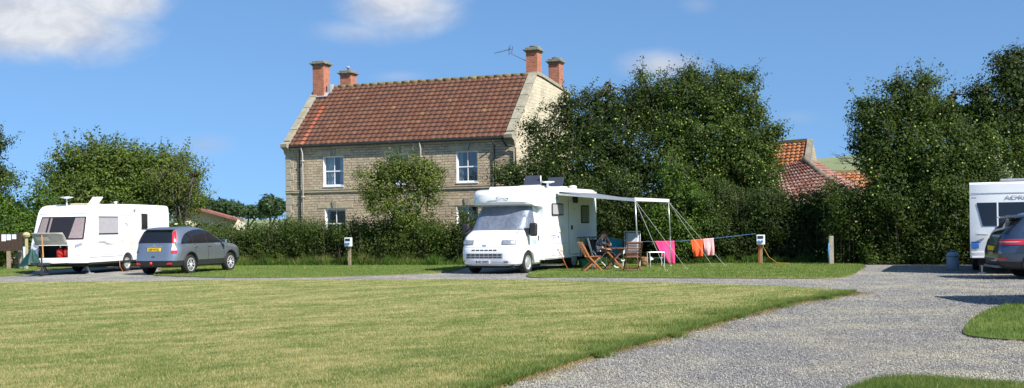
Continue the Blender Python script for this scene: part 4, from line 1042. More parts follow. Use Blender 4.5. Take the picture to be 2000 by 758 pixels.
# ---- SUVs --------------------------------------------------------------
def suv(name, label, loc, rot, paint, rows, wb, r0, wr, cfg, group='sport utility cars'):
    root = thing(name, label, 'car', (loc[0], loc[1], 0), rot, group)
    B = Body(rows); ax0 = r0; ax1 = r0+wb
    up = [r for r in rows if r[0] >= cfg['clad']-1e-6]
    body = Body([(cfg['clad'],)+tuple(B.at(cfg['clad']))] + [r for r in rows if r[0] > cfg['clad']+.01]).mesh().build('body', paint, root, smooth=True)
    cuts = []
    for x in (ax0, ax1):
        for sd in (-1, 1):
            c = MB(); c.lathe([(wr+.075, -.2), (wr+.075, .2)], (x, sd*.82, wr+.01), 30, 'y'); cuts.append(c)
    boolean_cut(body, cuts); auto_smooth(body, 28)
    low = [(z,)+tuple(a+b for a, b in zip(B.at(z), (-.012, .012, .010, 0))) for z in (cfg['z0'], cfg['z0']+.06, (cfg['z0']+cfg['clad'])/2, cfg['clad']-.004)]
    low[0] = (low[0][0], low[0][1]+.05, low[0][2]-.05, low[0][3]-.03, low[0][4])
    cl = Body(low).mesh().build('cladding', m_plast, root, smooth=True); boolean_cut(cl, cuts); auto_smooth(cl, 28)
    for x in (ax0, ax1):
        for sd in (-1, 1):
            m = MB()
            ws = B.at(wr+.2)[2]
            def f(u, v, x=x, sd=sd): a = -.22+(math.pi+.44)*u; rr = wr+.075+.035*v; return (x+math.cos(a)*rr, sd*(B.at(min(max(wr+math.sin(a)*rr, .25), 1.0))[2]+.012), wr+.01+math.sin(a)*rr)
            m.grid(f, 26, 1); m.build('wheel_arch_trim', m_plast, root, smooth=True, solid=.02)
    fl = MB(); fl.bx(rows[0][1]+.3, rows[0][2]-.3, -.6, .6, cfg['z0']+.02, .75); fl.bx(ax0-.45, ax0+.45, -.60, .60, .3, .8); fl.build('underbody', m_under, root)
    for x in (ax0, ax1):
        for sd in (-1, 1): wheel(root, x, sd*(cfg['tw']), wr, .225, sd)
    # side glass
    for sd in (-1, 1):
        tr = cfg['side_top']; zb = cfg['belt']
        def top(x):
            for (xa, za), (xb, zb_) in zip(tr, tr[1:]):
                if xa <= x <= xb:
                    t = (x-xa)/(xb-xa); t = t*t*(3-2*t) if cfg.get('sm') else t; return za+(zb_-za)*t
            return zb
        def glass(x0, x1, off, inset=0, nm='side_window', mat=m_dglass):
            m = MB()
            def f(u, v):
                x = x0+(x1-x0)*u; zt = top(x)-inset; zl = zb(x) if callable(zb) else zb; zl += inset
                z = zl+(max(zt, zl+.002)-zl)*v; return B.pt(z, B.thx(z, x, sd), off)
            m.grid(f, 26, 6); return m.build(nm, mat, root, smooth=True)
        glass(cfg['gx'][0], cfg['gx'][-1], .005, 0, 'window_surround', m_plast)
        for x0, x1 in zip(cfg['gx'], cfg['gx'][1:]): glass(x0+.02, x1-.02, .010, .018)
        # door shut lines, handles
        m = MB()
        for x in cfg['doors']:
            pts = [B.pt(z, B.thx(z, x+(.10*max(0, (.7-z)) if x < ax0+1.0 else 0), sd), .003) for z in np.linspace(cfg['clad']+.02, (cfg['belt'] if not callable(cfg['belt']) else cfg['belt'](x)), 8)]
            m.tube(pts, .006, 4)
        m.build('door_gap', m_under, root)
        for x in cfg['handles']:
            z = cfg['hz']; p = B.pt(z, B.thx(z, x, sd), .02); m = MB(); m.box(p, (.20, .028, .030)); m.build('door_handle', paint, root, bevel=.01)
        mx = cfg['mirror']; p = B.pt(1.08, B.thx(1.08, mx, sd), .0)
        m = MB(); m.box((p[0]-.02, p[1]+sd*.15, 1.12), (.13, .22, .17)); mm = m.build('door_mirror', cfg.get('mir', m_chrome), root, bevel=.045, segs=3)
        m = MB(); m.box((p[0], p[1]+sd*.02, 1.05), (.06, .10, .06)); m.build('mirror_arm', m_plast, mm)
    # windscreen and rear glass
    z0, z1 = cfg['rg']; w0, w1 = cfg['rgw']
    B.patch(lambda z: B.thy(z, w0+(w1-w0)*(z-z0)/(z1-z0), -1), lambda z: B.thy(z, -(w0+(w1-w0)*(z-z0)/(z1-z0)), -1), z0, z1, .007, 14, 8).build('rear_window', m_dglass, root, smooth=True)
    z0, z1 = cfg['fg']
    B.patch(lambda z: B.thy(z, .68, 1), lambda z: B.thy(z, -.68, 1), z0, z1, .007, 14, 8).build('windscreen', m_dglass, root, smooth=True)
    return root, B
crv_paint = pm('silver_blue_paint', (.34, .37, .42), .27, .75, var=.03, coat=.7)
rows = [(.22, .16, 4.30, .80, 5), (.30, .05, 4.44, .88, 6), (.50, .0, 4.52, .905, 7), (.66, .015, 4.53, .91, 7), (.80, .05, 4.50, .91, 7), (.92, .07, 4.40, .905, 6.5), (1.00, .085, 4.18, .90, 6),
        (1.06, .095, 3.80, .89, 6), (1.10, .10, 3.45, .88, 6), (1.14, .115, 3.28, .872, 6), (1.25, .155, 3.06, .83, 6), (1.38, .215, 2.80, .775, 6), (1.50, .28, 2.55, .72, 6), (1.57, .33, 2.33, .68, 5), (1.62, .40, 2.12, .645, 4.5), (1.655, .62, 1.90, .59, 4), (1.68, 1.05, 1.65, .48, 3)]
def G2(px, py): return G(px, py, 0)
rw = Vector(P(370, 0, 39.7)[:2]); hd = R(90-17.0); dx, dy = math.cos(hd), math.sin(hd)
rc = (rw.x - .10 - .95*dx - .86*dy, rw.y - .95*dy + .86*dx)
cfg = dict(clad=.50, z0=.26, tw=.80, belt=1.08, sm=False, side_top=[(.42, 1.09), (.52, 1.24), (.72, 1.40), (1.0, 1.50), (1.4, 1.565), (1.8, 1.58), (2.15, 1.545), (2.5, 1.46), (2.85, 1.32), (3.22, 1.10)],
           gx=[.42, 1.12, 2.02, 3.22], doors=[1.22, 2.04, 3.1], handles=[1.30, 2.16], hz=.98, mirror=2.98, rg=(1.12, 1.55), rgw=(.66, .56), fg=(1.16, 1.56))
crv, B = suv('parked_car', 'silver-blue four-wheel-drive car with yellow rear plate beside the left caravan', rc, hd, crv_paint, rows, 2.62, .93, .345, cfg, 'parked cars')
def lampband(B, root, z0, z1, y0, xs, mat, off=.012, name='tail_light', side=-1, yt=None):
    # wraps from the rear face round the corner on to the side
    def fa(z):
        yy_ = y0 if yt is None else y0+(yt-y0)*(z-z0)/(z1-z0)
        t = B.thy(z, yy_, -1); return t*1.0 if side > 0 else 2*math.pi - t
    def fb(z):
        x = xs[0]+(xs[1]-xs[0])*(z-z0)/(z1-z0); t = B.thx(z, x, 1); return t if side > 0 else 2*math.pi - t
    return B.patch(fa, fb, z0, z1, off, 10, 8).build(name, mat, root, smooth=True)
for sd in (-1, 1):
    lampband(B, crv, .76, .86, .66, (.24, .26), m_red, side=sd)
    lampband(B, crv, .86, .98, .665, (.24, .22), m_clear, side=sd, name='reversing_light')
    lampband(B, crv, .98, 1.10, .67, (.22, .20), m_clear, side=sd, name='indicator_light')
    lampband(B, crv, 1.10, 1.53, .67, (.24, .44), m_red, side=sd, yt=.57)
def rearbox(B, z, y0, y1, h, dep, mat, name, par, bev=.006):
    x = B.pt(z, B.thy(z, (y0+y1)/2, -1))[0]; m = MB(); m.bx(x-dep, x+.03, y0, y1, z-h/2, z+h/2); return m.build(name, mat, par, bevel=bev)
rearbox(B, .40, -.52, -.70, .07, .03, m_red, 'reflector', crv); rearbox(B, .40, .70, .52, .07, .03, m_red, 'reflector', crv)
rearbox(B, .98, -.30, .30, .035, .03, m_chrome, 'tailgate_trim', crv)
pl = rearbox(B, .885, -.26, .26, .115, .022, m_yplate, 'number_plate', crv)
x = B.pt(.885, math.pi)[0]; text('plate_lettering', 'YJ09 WTG', .105, m_ptext, pl, (x-.026, 0, .883), (R(90), 0, R(-90)), sx=.88)
rearbox(B, .64, -.06, .06, .03, .02, m_plast, 'tailgate_release', crv)
m = MB(); q = B.pt(1.02, math.pi); m.lathe([(.045, -.012), (.045, .0)], (q[0]-.005, 0, 1.035), 16, 'x'); m.build('badge', m_chrome, crv)
sp_ = MB(); sp_.bx(.22, .50, -.60, .60, 1.575, 1.612); sp_.build('spoiler', crv_paint, crv, bevel=.015)
m = MB(); m.tube([(.25, .0, .33), (-.08, 0, .32), (-.13, 0, .36), (-.13, 0, .40)], .022, 8); tb_ = m.build('tow_bar', m_plast, crv)
m = MB(); m.lathe([(.01, .46), (.04, .45), (.045, .40), (.03, .37)], (-.13, 0, 0), 14); m.build('tow_ball_cover', pm('bright_red_plastic', (.7, .03, .02), .4), tb_, smooth=True)

sf_paint = pm('dark_grey_blue_paint', (.075, .11, .165), .25, .7, var=.03, coat=.8)
rows = [(.24, .20, 4.45, .82, 5), (.34, .06, 4.60, .90, 6), (.52, .01, 4.68, .93, 7), (.70, .0, 4.69, .94, 7), (.86, .04, 4.65, .94, 7), (1.0, .09, 4.50, .93, 6.5), (1.06, .11, 4.1, .92, 6), (1.12, .13, 3.65, .905, 6), (1.16, .15, 3.48, .895, 6),
        (1.28, .25, 3.22, .86, 6), (1.42, .40, 2.90, .80, 6), (1.53, .52, 2.62, .75, 5.5), (1.60, .56, 2.35, .71, 5), (1.655, .62, 2.1, .66, 4.5), (1.685, 1.0, 1.85, .58, 3.5)]
hd2 = R(-8); dx, dy = math.cos(hd2), math.sin(hd2)
pc = Vector(P(1958, 500, 28.9)[:2])     # rear bumper, near the middle
rc2 = (pc.x - .2*dy*0, pc.y + .75)
def belt2(x): return 1.10 - .07*max(0, min(1, (x-.9)/2.6)) + .10*max(0, (1.0-x)/.9)
cfg2 = dict(clad=.46, z0=.26, tw=.83, belt=belt2, side_top=[(.55, 1.20), (.80, 1.38), (1.2, 1.50), (1.7, 1.555), (2.2, 1.54), (2.6, 1.46), (3.0, 1.32), (3.42, 1.10)],
            gx=[.60, 1.20, 2.15, 3.42], doors=[1.30, 2.18, 3.25], handles=[1.4, 2.3], hz=1.0, mirror=3.12, rg=(1.17, 1.54), rgw=(.74, .62), fg=(1.18, 1.58), mir=sf_paint)
suv2, B2 = suv('parked_car', 'dark grey-blue car cut by the right edge of the photo, parked before the caravan', rc2, hd2, sf_paint, rows, 2.70, 1.02, .37, cfg2, 'parked cars')
for sd in (-1, 1):
    lampband(B2, suv2, .90, 1.04, .52, (.56, .80), m_red, side=sd, yt=.50)
    lampband(B2, suv2, .962, .976, .56, (.42, .56), m_clear, side=sd, off=.020, name='reversing_light')
    lampband(B2, suv2, .50, .56, .60, (.16, .20), m_red, side=sd, name='reflector')
pl = rearbox(B2, .80, -.26, .26, .12, .02, m_yplate, 'number_plate', suv2)
sp_ = MB(); sp_.prism([(.30, 1.60), (.46, 1.575), (1.0, 1.63), (1.0, 1.67), (.60, 1.66)], -.62, .62, axis='y'); sp_.build('spoiler', sf_paint, suv2, bevel=.012)
for sd in (-1, 1):
    m = MB(); m.tube([(.85, sd*.66, 1.65), (1.0, sd*.655, 1.695), (2.3, sd*.64, 1.695), (2.5, sd*.64, 1.63)], .016, 6); m.build('roof_rail', m_chrome, suv2)
m = MB(); m.bx(-.02, .2, -.55, .55, .30, .36); m.build('bumper_trim', pm('grey_trim2', (.2,.2,.2), .5), suv2, bevel=.01)

# ---- extruded touring bodies -------------------------------------------
class Prof:
    def __init__(s, pts, b, bulge=.18, xb=-.9, taper=0, xt=-1.9):
        s.p = pts; s.b = b; s.bulge = bulge; s.xb = xb; s.taper = taper; s.xt = xt
    def warp(s, x, y, z):
        k = max(0, min(1, (x-s.xb)/(0-s.xb))); q = abs(y/s.b)
        x2 = x - s.bulge*(q**3.2)*k
        yy_ = y*(1 - s.taper*max(0, min(1, (x-s.xt)/(-.8-s.xt)))**1.0)
        return (x2, yy_, z)
    def mesh(s, ny=16):
        mb = MB(); ysn = [-1+2*i/ny for i in range(ny+1)]; n = len(s.p)
        for t in ysn:
            y = s.b*math.sin(t*math.pi/2)
            for x, z in s.p: mb.v.append(s.warp(x, y, z))
        for j in range(ny):
            for i in range(n): mb.f.append((j*n+i, j*n+(i+1) % n, (j+1)*n+(i+1) % n, (j+1)*n+i))
        mb.f.append(tuple(range(n))); mb.f.append(tuple(range(ny*n, (ny+1)*n))); mb.mi = [0]*len(mb.f); return mb
    def front(s, z):      # x of the front outline at height z (front points come first, going up)
        for (xa, za), (xb, zb) in zip(s.p, s.p[1:]):
            if za <= z <= zb and zb > za: return xa+(xb-xa)*(z-za)/(zb-za)
        return 0
    def patch(s, ya, yb, z0, z1, off, nu=12, nv=8):
        mb = MB()
        def f(u, v):
            z = z0+(z1-z0)*v; y = ya(z)+(yb(z)-ya(z))*u; x, y2, _ = s.warp(s.front(z), y, z); return (x+off, y2, z+off*.3)
        mb.grid(f, nu, nv); return mb
def rrect(x0, x1, z0, z1, r, n=4, skew=0):
    pts = []
    for cx, cz, a0 in ((x1-r, z1-r, 0), (x0+r, z1-r, 90), (x0+r, z0+r, 180), (x1-r, z0+r, 270)):
        for k in range(n+1): a = R(a0+90*k/n); z = cz+r*math.sin(a); pts.append((cx+r*math.cos(a)+skew*(z-z0), z))
    return pts
def sidepanel(x0, x1, z0, z1, y, t, mat, name, par, r=.05, skew=0):
    m = MB(); m.prism(rrect(x0, x1, z0, z1, r, 4, skew), y, y+t, axis='y'); return m.build(name, mat, par)
def side_window(x0, x1, z0, z1, y, par, inner=m_dglass, name='window'):
    f = sidepanel(x0, x1, z0, z1, y, .02, m_plast, name, par, .07); sidepanel(x0+.04, x1-.04, z0+.04, z1-.04, y+.021, .006, inner, 'pane', f, .05); return f
def frame_pt(root_loc, rot, x, y): c, s = math.cos(rot), math.sin(rot); return (root_loc[0]+c*x-s*y, root_loc[1]+s*x+c*y)
def local_x(loc, rot, y, px):   # local x where the side plane crosses image column px
    m_, _ = ray(px, 440); c, s = math.cos(rot), math.sin(rot); bx_, by_ = loc[0]-s*y, loc[1]+c*y
    return (m_*by_-bx_)/(c-m_*s)

# left caravan
a13 = R(11); crot = -R(90)-a13
cl = (P(157, 0, 40.4)[0] - 1.12*math.cos(a13), 40.4 + 1.12*math.sin(a13))
cv = thing('touring_caravan', 'white touring caravan at the left with raised front locker lid and roof dish', 'caravan', (cl[0], cl[1], 0), crot, 'touring caravans')
pts = [(-.04, .42), (0, .60), (0, .85), (-.03, 1.02), (-.07, 1.14), (-.16, 1.30), (-.30, 1.58), (-.44, 1.88), (-.54, 2.10), (-.62, 2.24), (-.74, 2.37), (-.92, 2.47), (-1.2, 2.535), (-1.8, 2.57), (-3.5, 2.58), (-5.8, 2.56), (-6.1, 2.54), (-6.2, 2.46), (-6.25, 2.2), (-6.27, 1.2), (-6.25, .42)]
CB = Prof(pts, 1.12, .17, -.9)
body = CB.mesh().build('body', m_wpaint, cv, smooth=True)
c1 = MB(); c1.bx(-.62, .3, -.74, .48, .58, 1.06)
wx = local_x(cl, crot, 1.12, 249)
c2 = MB(); c2.lathe([(.40, -.35), (.40, .35)], (wx, 1.12, .33), 30, 'y'); c3 = MB(); c3.lathe([(.40, -.35), (.40, .35)], (wx, -1.12, .33), 30, 'y')
boolean_cut(body, [c1, c2, c3]); auto_smooth(body, 30)
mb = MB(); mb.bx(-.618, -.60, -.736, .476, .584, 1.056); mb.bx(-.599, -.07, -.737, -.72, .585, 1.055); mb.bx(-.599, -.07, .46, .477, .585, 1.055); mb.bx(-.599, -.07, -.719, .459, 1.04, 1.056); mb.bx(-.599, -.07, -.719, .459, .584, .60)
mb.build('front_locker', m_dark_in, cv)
# lid, propped open
mb = MB()
def lidf(u, v):
    y = -.78+1.28*u; return (.03+.40*v - .10*(abs(2*u-1)**4)*v, y*(1-.02*v), 1.09+.42*v + .06*math.sin(math.pi*v))
mb.grid(lidf, 12, 6); lid = mb.build('locker_lid', pm('lid_inner_grey', (.36, .36, .31), .6, var=.12), cv, smooth=True, solid=.035)
mb = MB(); mb.prism(rrect(-.48, .12, 0, .2, .03), 0, .02, axis='z')
mb2 = MB()
def lf2(u, v): p = lidf(.12+.42*u, .32+.35*v); return (p[0]+.03, p[1], p[2]-.03)
mb2.grid(lf2, 4, 3); mb2.build('lid_recess', pm('lid_recess', (.55, .55, .48), .6), lid, solid=.012)
# front glass: dark inside, curtains, tinted panes
zf0, zf1 = 1.26, 2.10
wa = lambda z: -.98+.10*(z-zf0); wb = lambda z: .98-.10*(z-zf0)
fw = CB.patch(wa, wb, zf0, zf1, .008, 24, 8).build('front_window', m_dark_in, cv, smooth=True)
CB.patch(lambda z: wa(z)+.05, lambda z: -.58+.0*z, zf0+.05, zf1-.05, .022).build('curtain', m_curt2, fw, smooth=True)
CB.patch(lambda z: .40+.12*(z-zf0), lambda z: wb(z)-.05, zf0+.05, zf1-.05, .022).build('curtain', m_curt2, fw, smooth=True)
CB.patch(lambda z: -.50, lambda z: -.42, zf0+.05, zf1-.05, .022).build('curtain', m_curt2, fw, smooth=True)
CB.patch(lambda z: wa(z)+.02, lambda z: wb(z)-.02, zf0+.02, zf1-.02, .036, 24, 8).build('pane', m_tint, fw, smooth=True)
CB.patch(lambda z: -1.06, lambda z: 1.06, 2.20, 2.225, .008, 24, 1).build('front_trim', m_grey_line, cv)
# swoosh on the overpanel (small illegible script stands here in the photo)
mb = MB()
for (y0, z0, l) in ((-.82, 2.29, .16), (-.62, 2.31, .3), (-.30, 2.325, .12), (-.16, 2.33, .1)):
    mb2 = CB.patch(lambda z, y0=y0: y0, lambda z, y0=y0, l=l: y0+l, z0, z0+.018, .012, 3, 1); mb.add(mb2.v, mb2.f)
mb.build('script_decal', m_grey_line, cv)
YS = 1.12
def cx_(px): return local_x(cl, crot, YS, px)
side_window(cx_(194), cx_(229), 1.44, 2.10, YS-.002, cv, m_blind)
# door with its small window
dr = sidepanel(cx_(272), cx_(289), .50, 2.36, YS-.004, .010, m_grey_line, 'door', cv, .08)
sidepanel(cx_(272.7), cx_(288.3), .52, 2.34, YS+.0065, .006, m_wpaint, 'door_panel', dr, .07)
side_window(cx_(276.5), cx_(285.5), 1.62, 2.22, YS+.013, dr, m_dglass, 'window')
mb = MB()
for z in (2.14, ): mb.bx(cx_(235), cx_(271), YS, YS+.004, z, z+.015); mb.bx(cx_(290), -5.9, YS, YS+.004, z-.0, z+.015); mb.bx(-.85, cx_(235)-.005, YS, YS+.004, z+.03, z+.04)
mb.build('side_trim', m_grey_line, cv)
mb = MB(); mb.bx(-.35, cx_(240), YS, YS+.006, .60, .625); mb.build('side_trim', m_grey_line, cv)
mb = MB(); mb.bx(-.3, -5.9, YS-.03, YS+.012, .36, .43); mb.bx(-.3, -5.9, -YS-.012, -YS+.03, .36, .43); mb.build('skirt', m_plast, cv)
def swoosh(par, x0, x1, z, h, y, mat, name='swoosh_decal'):
    m = MB(); n = 14
    for k in range(n):
        t0, t1 = k/n, (k+1)/n; f = lambda t: z+h*math.sin(t*5.2)*(1-t*.5)
        w0 = .028*math.sin(math.pi*t0)+.003; w1 = .028*math.sin(math.pi*t1)+.003
        xa, xb = x0+(x1-x0)*t0, x0+(x1-x0)*t1
        m.add([(xa, y, f(t0)-w0), (xb, y, f(t1)-w1), (xb, y, f(t1)+w1), (xa, y, f(t0)+w0)], [(0,1,2,3)])
    return m.build(name, mat, par, recalc=False)
swoosh(cv, cx_(188), cx_(222), 1.10, .06, YS+.006, m_grey_line); swoosh(cv, cx_(243), cx_(252), 1.78, .08, YS+.006, m_grey_line)
mb = MB(); mb.bx(cx_(190), cx_(212), YS, YS+.004, 1.17, 1.185); mb.bx(cx_(205), cx_(256), YS, YS+.004, 1.05, 1.062); mb.build('side_trim', m_grey_line, cv)
sidepanel(cx_(253), cx_(262), 1.06, 1.4, YS-.002, .012, pm('cream_vent', (.62, .60, .52), .6), 'fridge_vent', cv, .03)
sidepanel(cx_(253), cx_(262), .82, 1.02, YS-.002, .012, pm('cream_vent', (.62, .60, .52), .6), 'fridge_vent', cv, .03)
for a_, b_ in ((192, 212), (213, 231)): f = sidepanel(cx_(a_), cx_(b_), .68, .92, YS-.002, .006, m_grey_line, 'locker_hatch', cv, .03); sidepanel(cx_(a_)-.012, cx_(b_)+.012, .692, .908, YS+.0045, .004, m_wpaint, 'hatch_panel', f, .03)
mb = MB(); mb.lathe([(.06, 0), (.05, .05)], (cx_(262), YS, 2.36), 12, 'y'); mb.build('awning_light', m_grey_line, cv)
mb = MB(); mb.lathe([(.03, 0), (.025, .02)], (cx_(238), YS, 1.17), 10, 'y'); mb.build('marker_lamp', m_amber, cv)
# front corner lamps
for sd in (-1, 1):
    def lf(u, v, sd=sd): 
        y = sd*(.72+.26*u); z = .96+.12*v+.10*u; x, y2, _ = CB.warp(CB.front(z), y, z); return (x+.012, y2, z)
    mb = MB(); mb.grid(lf, 6, 3); mb.build('front_lamp', pm('lamp_grey', (.28, .31, .36), .2, coat=.6), cv, smooth=True)
    def lf(u, v, sd=sd):
        y = sd*(.78+.16*u); z = .70+.06*v; x, y2, _ = CB.warp(CB.front(z), y, z); return (x+.012, y2, z)
    mb = MB(); mb.grid(lf, 6, 3); mb.build('front_lamp', m_clear, cv, smooth=True)
for sd in (-1, 1): wheel(cv, wx, sd*1.0, .325, .19, sd, 'hub')
mb = MB(); mb.bx(-5.7, -.3, -.95, .95, .28, .41); mb.bx(wx-.5, wx+.5, -.8, .8, .2, .8); mb.tube([(wx, -1.0, .32), (wx, 1.0, .32)], .05, 8); mb.build('chassis', m_under, cv)
mb = MB(); mb.bar((-.3, .55, .42), (1.15, .04, .42), .06, .09); mb.bar((-.3, -.55, .42), (1.15, -.04, .42), .06, .09); mb.bar((1.0, 0, .43), (1.45, 0, .45), .08, .08); hf = mb.build('hitch_frame', m_plast, cv)
mb = MB(); mb.tube([(1.0, .1, .75), (1.0, .1, .14)], .028, 8); mb.build('jockey_post', m_plast, hf)
mb = MB(); mb.lathe([(.05, -.04), (.11, -.03), (.11, .03), (.05, .04)], (1.02, .1, .11), 16, 'y'); mb.build('jockey_wheel', m_tyre, hf)
mb = MB(); mb.tube([(.85, .1, .3), (1.12, .1, .12)], .02, 6); mb.tube([(.75, .1, .14), (1.0, .1, .4)], .02, 6); mb.build('jockey_brace', m_plast, hf)
mb = MB(); mb.prism([(.03, -.55), (.70, -.34), (.74, .34), (.03, .62)], .43, .62, axis='z'); mb.build('frame_fairing', m_wpaint, cv, bevel=.03)
for sd in (-1, 1):
    for x in (-.55, -5.5):
        mb = MB(); mb.bar((x, sd*.85, .38), (x-.25, sd*.85, .03), .05); mb.box((x-.25, sd*.85, .02), (.22, .22, .035)); mb.build('corner_steady', m_steelw, cv)
# roof things
mb = MB(); zr = 2.55; dxp = cx_(0)
mb.tube([(-1.05, -.2, 2.48), (-1.05, -.2, 2.78)], .025, 6); mb.lathe([(.02, 2.76), (.24, 2.82), (.24, 2.835), (.02, 2.85)], (-1.05, -.2, 0), 24); mb.build('roof_dish', m_wpaint2, cv, smooth=True)
mb = MB(); M_ = Matrix.Rotation(R(38), 3, 'Y'); mb.box((-2.15, .30, 2.72), (.42, .42, .03), M_); mb.build('roof_vent', pm('vent_acrylic', (.62, .61, .56), .3), cv)
mb = MB(); mb.bx(-1.3, -2.2, -.3, .5, 2.54, 2.60); mb.build('roof_hatch', pm('beige_rooflight', (.52, .44, .30), .6), cv, bevel=.02)
mb = MB(); mb.lathe([(.05, 2.56), (.05, 2.66), (.08, 2.665), (.08, 2.69), (.02, 2.70)], (-3.4, .4, 0), 12); mb.build('roof_flue', m_wpaint2, cv, smooth=True)

# things in and round its front locker
prop_top = frame_pt(cl, crot, .40, .10)
mb = MB(); mb.bar((0, 0, .64), (.03*0-.05, .03, 1.50), .035, .035)
pr = mb.build('prop_stick', pm('orange_pine', (.50, .26, .09), .6), None); p = frame_pt(cl, crot, .42, -.22); pr.location = (p[0], p[1], 0)
tag(pr, 'orange wooden stick propping up the caravan locker lid', 'prop')
for k, y in enumerate((.0, .29)):
    mb = MB(); p = frame_pt(cl, crot, -.30, y)
    mb.lathe([(.12, .605), (.145, .63), (.145, .86), (.125, .92), (.06, .96), (.03, .98)], (0, 0, 0), 20)
    gb = thing('gas_bottle', ['red gas bottle in the caravan locker, right behind the wooden stick', 'red gas bottle at the right side of the caravan locker'][k], 'gas bottle', (p[0], p[1], 0), 0, 'gas bottles in the front locker')
    mb.build('cylinder', pm('red_gas_paint', (.62, .03, .02), .35, var=.1), gb, smooth=True)
    mb = MB(); mb.lathe([(.03, .975), (.03, 1.02), (.045, 1.02), (.045, 1.04)], (0, 0, 0), 10); mb.build('valve', m_chrome, gb)
    gb.location.z = .0
p = frame_pt(cl, crot, .85, -.42)
cov = thing('hitch_cover', 'dark green tarpaulin cover draped over the caravan hitch', 'cover', (p[0], p[1], 0), crot)
mb = MB()
def tarp(u, v):
    a = 2*math.pi*u; r = (1-v)**.8; w_ = 1+.10*math.sin(a*5+v*3)+.07*math.sin(a*9)
    return (.15*v+.32*r*w_*math.cos(a), .16*v+.38*r*w_*math.sin(a), .38+.60*v**1.15+.04*math.sin(a*3)*r)
mb.grid(tarp, 40, 12); mb.build('fabric', pm('green_tarpaulin', (.012, .055, .045), .45, var=.3, vs=6, bump=.5, bs=8), cov, smooth=True)

# right caravan
a23 = R(23); rrot = -R(90)-a23
rcorner = P(1888, 0, 32.0)[:2]; rl_ = (rcorner[0]+1.15*math.cos(a23), rcorner[1]-1.15*math.sin(a23))
cv2 = thing('touring_caravan', 'white touring caravan with wide dark end window behind the dark car at the right', 'caravan', (rl_[0], rl_[1], 0), rrot, 'touring caravans')
pts = [(0, .46), (.02, .62), (.02, 1.1), (0, 1.5), (-.04, 2.0), (-.07, 2.30), (-.09, 2.55), (-.16, 2.60), (-1.5, 2.63), (-5.2, 2.62), (-5.5, 2.52), (-5.7, 2.0), (-5.8, 1.0), (-5.75, .46)]
C2 = Prof(pts, 1.15, .10, -.5)
b2 = C2.mesh().build('body', m_wpaint, cv2, smooth=True); auto_smooth(b2, 30)
C2.patch(lambda z: -1.13, lambda z: 1.13, 2.27, 2.295, .010, 20, 1).build('end_trim', m_grey_line, cv2)
zf0, zf1 = 1.36, 2.02
f2 = C2.patch(lambda z: -.86-.16*(z-zf0)/(zf1-zf0)+.05, lambda z: .86+.16*(z-zf0)/(zf1-zf0), zf0, zf1, .012, 24, 6).build('end_window', m_dglass, cv2, smooth=True)
C2.patch(lambda z: -.44, lambda z: -.40, zf0-.02, zf1+.02, .024, 2, 6).build('window_bar', m_wpaint2, f2)
text('name_lettering', 'ADRIA', .17, m_grey_line, cv2, (C2.front(2.15)+.012, .12, 2.145), (R(90), 0, R(90)), sx=1.45)
mb = MB(); mb.bx(.03, .10, -1.02, -.68, 1.10, 1.13); mb.tube([(.03, -.75, 1.11), (.12, -.75, 1.11), (.12, -.98, 1.12)], .014, 6); mb.build('grab_handle', m_chrome, cv2)
mb = MB(); mb.bx(.02, .05, -1.12, 1.12, .60, .64); mb.bx(.03, .09, -1.1, 1.1, .46, .52); mb.build('bumper', m_wpaint2, cv2, bevel=.01)
mb = MB(); mb.bx(-.01, .03, -1.11, -.97, 2.15, 2.17); mb.build('marker_lamp', m_plast, cv2)
mb = MB(); mb.prism([(-.02, .72), (.05, .74), (.05, .86), (-.02, .92)], -1.12, -.92, axis='y'); mb.build('rear_lamp', m_bluet, cv2)
mb = MB(); mb.bx(-5.5, -.1, -.95, .95, .25, .45); mb.build('chassis', m_under, cv2)
for sd in (-1, 1): wheel(cv2, -2.9, sd*1.04, .325, .19, sd, 'hub')
for sd in (-1, 1):
    mb = MB(); mb.bar((-.3, sd*.85, .4), (-.35, sd*.85, .03), .05); mb.box((-.35, sd*.85, .02), (.2, .2, .035)); mb.build('corner_steady', m_steelw, cv2)
mb = MB(); mb.bx(-.5, -1.5, -.35, .55, 2.62, 2.70); mb.build('roof_hatch', pm('grey_rooflight', (.3, .31, .34), .3), cv2, bevel=.03)
for sd in (-1, 1):
    side_window(-2.2, -1.2, 1.4, 2.0, sd*1.15 if sd > 0 else -1.172, cv2)
# unseen caravan, added past the right edge to cast the shadow over the drive
cv3 = copy_tree(cv2); cv3.location = (10.35, 20.05, 0); cv3.rotation_euler = (0, 0, R(180))
cv3['label'] = 'caravan just outside the right edge of the photo, unseen, added to cast a shadow on the gravel'
# ---- motorhome ----------------------------------------------------------
a26 = R(26); mrot = -R(90)-a26; ml = (-.84, 36.2)
mh = thing('motorhome', 'white motorhome with silver windscreen cover and its awning out, before the hedge', 'motorhome', (ml[0], ml[1], 0), mrot)
rows = [(.27, -2.4, -.14, .88, 6), (.33, -2.4, -.04, .94, 6), (.45, -2.4, 0, .97, 6), (.70, -2.4, .0, .985, 6), (.84, -2.4, -.03, .985, 6), (.90, -2.4, -.07, .98, 6), (1.12, -2.4, -.15, .975, 6), (1.20, -2.4, -.22, .97, 6), (1.30, -2.4, -.40, .955, 6), (1.38, -2.4, -.60, .94, 6),
        (1.44, -2.4, -.72, .93, 6), (1.62, -2.4, -.86, .915, 5.5), (1.85, -2.4, -1.04, .885, 5.5), (2.05, -2.4, -1.21, .86, 5.5), (2.28, -2.4, -1.42, .83, 5)]
rows = [(z, a, b, w_*1.055, n) for z, a, b, w_, n in rows]
MBd = Body(rows); cab_ = MBd.mesh(nth=96).build('cab', m_wpaint2, mh, smooth=True)
fwx, rwx = -.98, -4.72
cuts = [cylc for cylc in []]
for sd in (-1, 1):
    c = MB(); c.lathe([(.40, -.22), (.40, .22)], (fwx, sd*.95, .36), 30, 'y'); cuts.append(c)
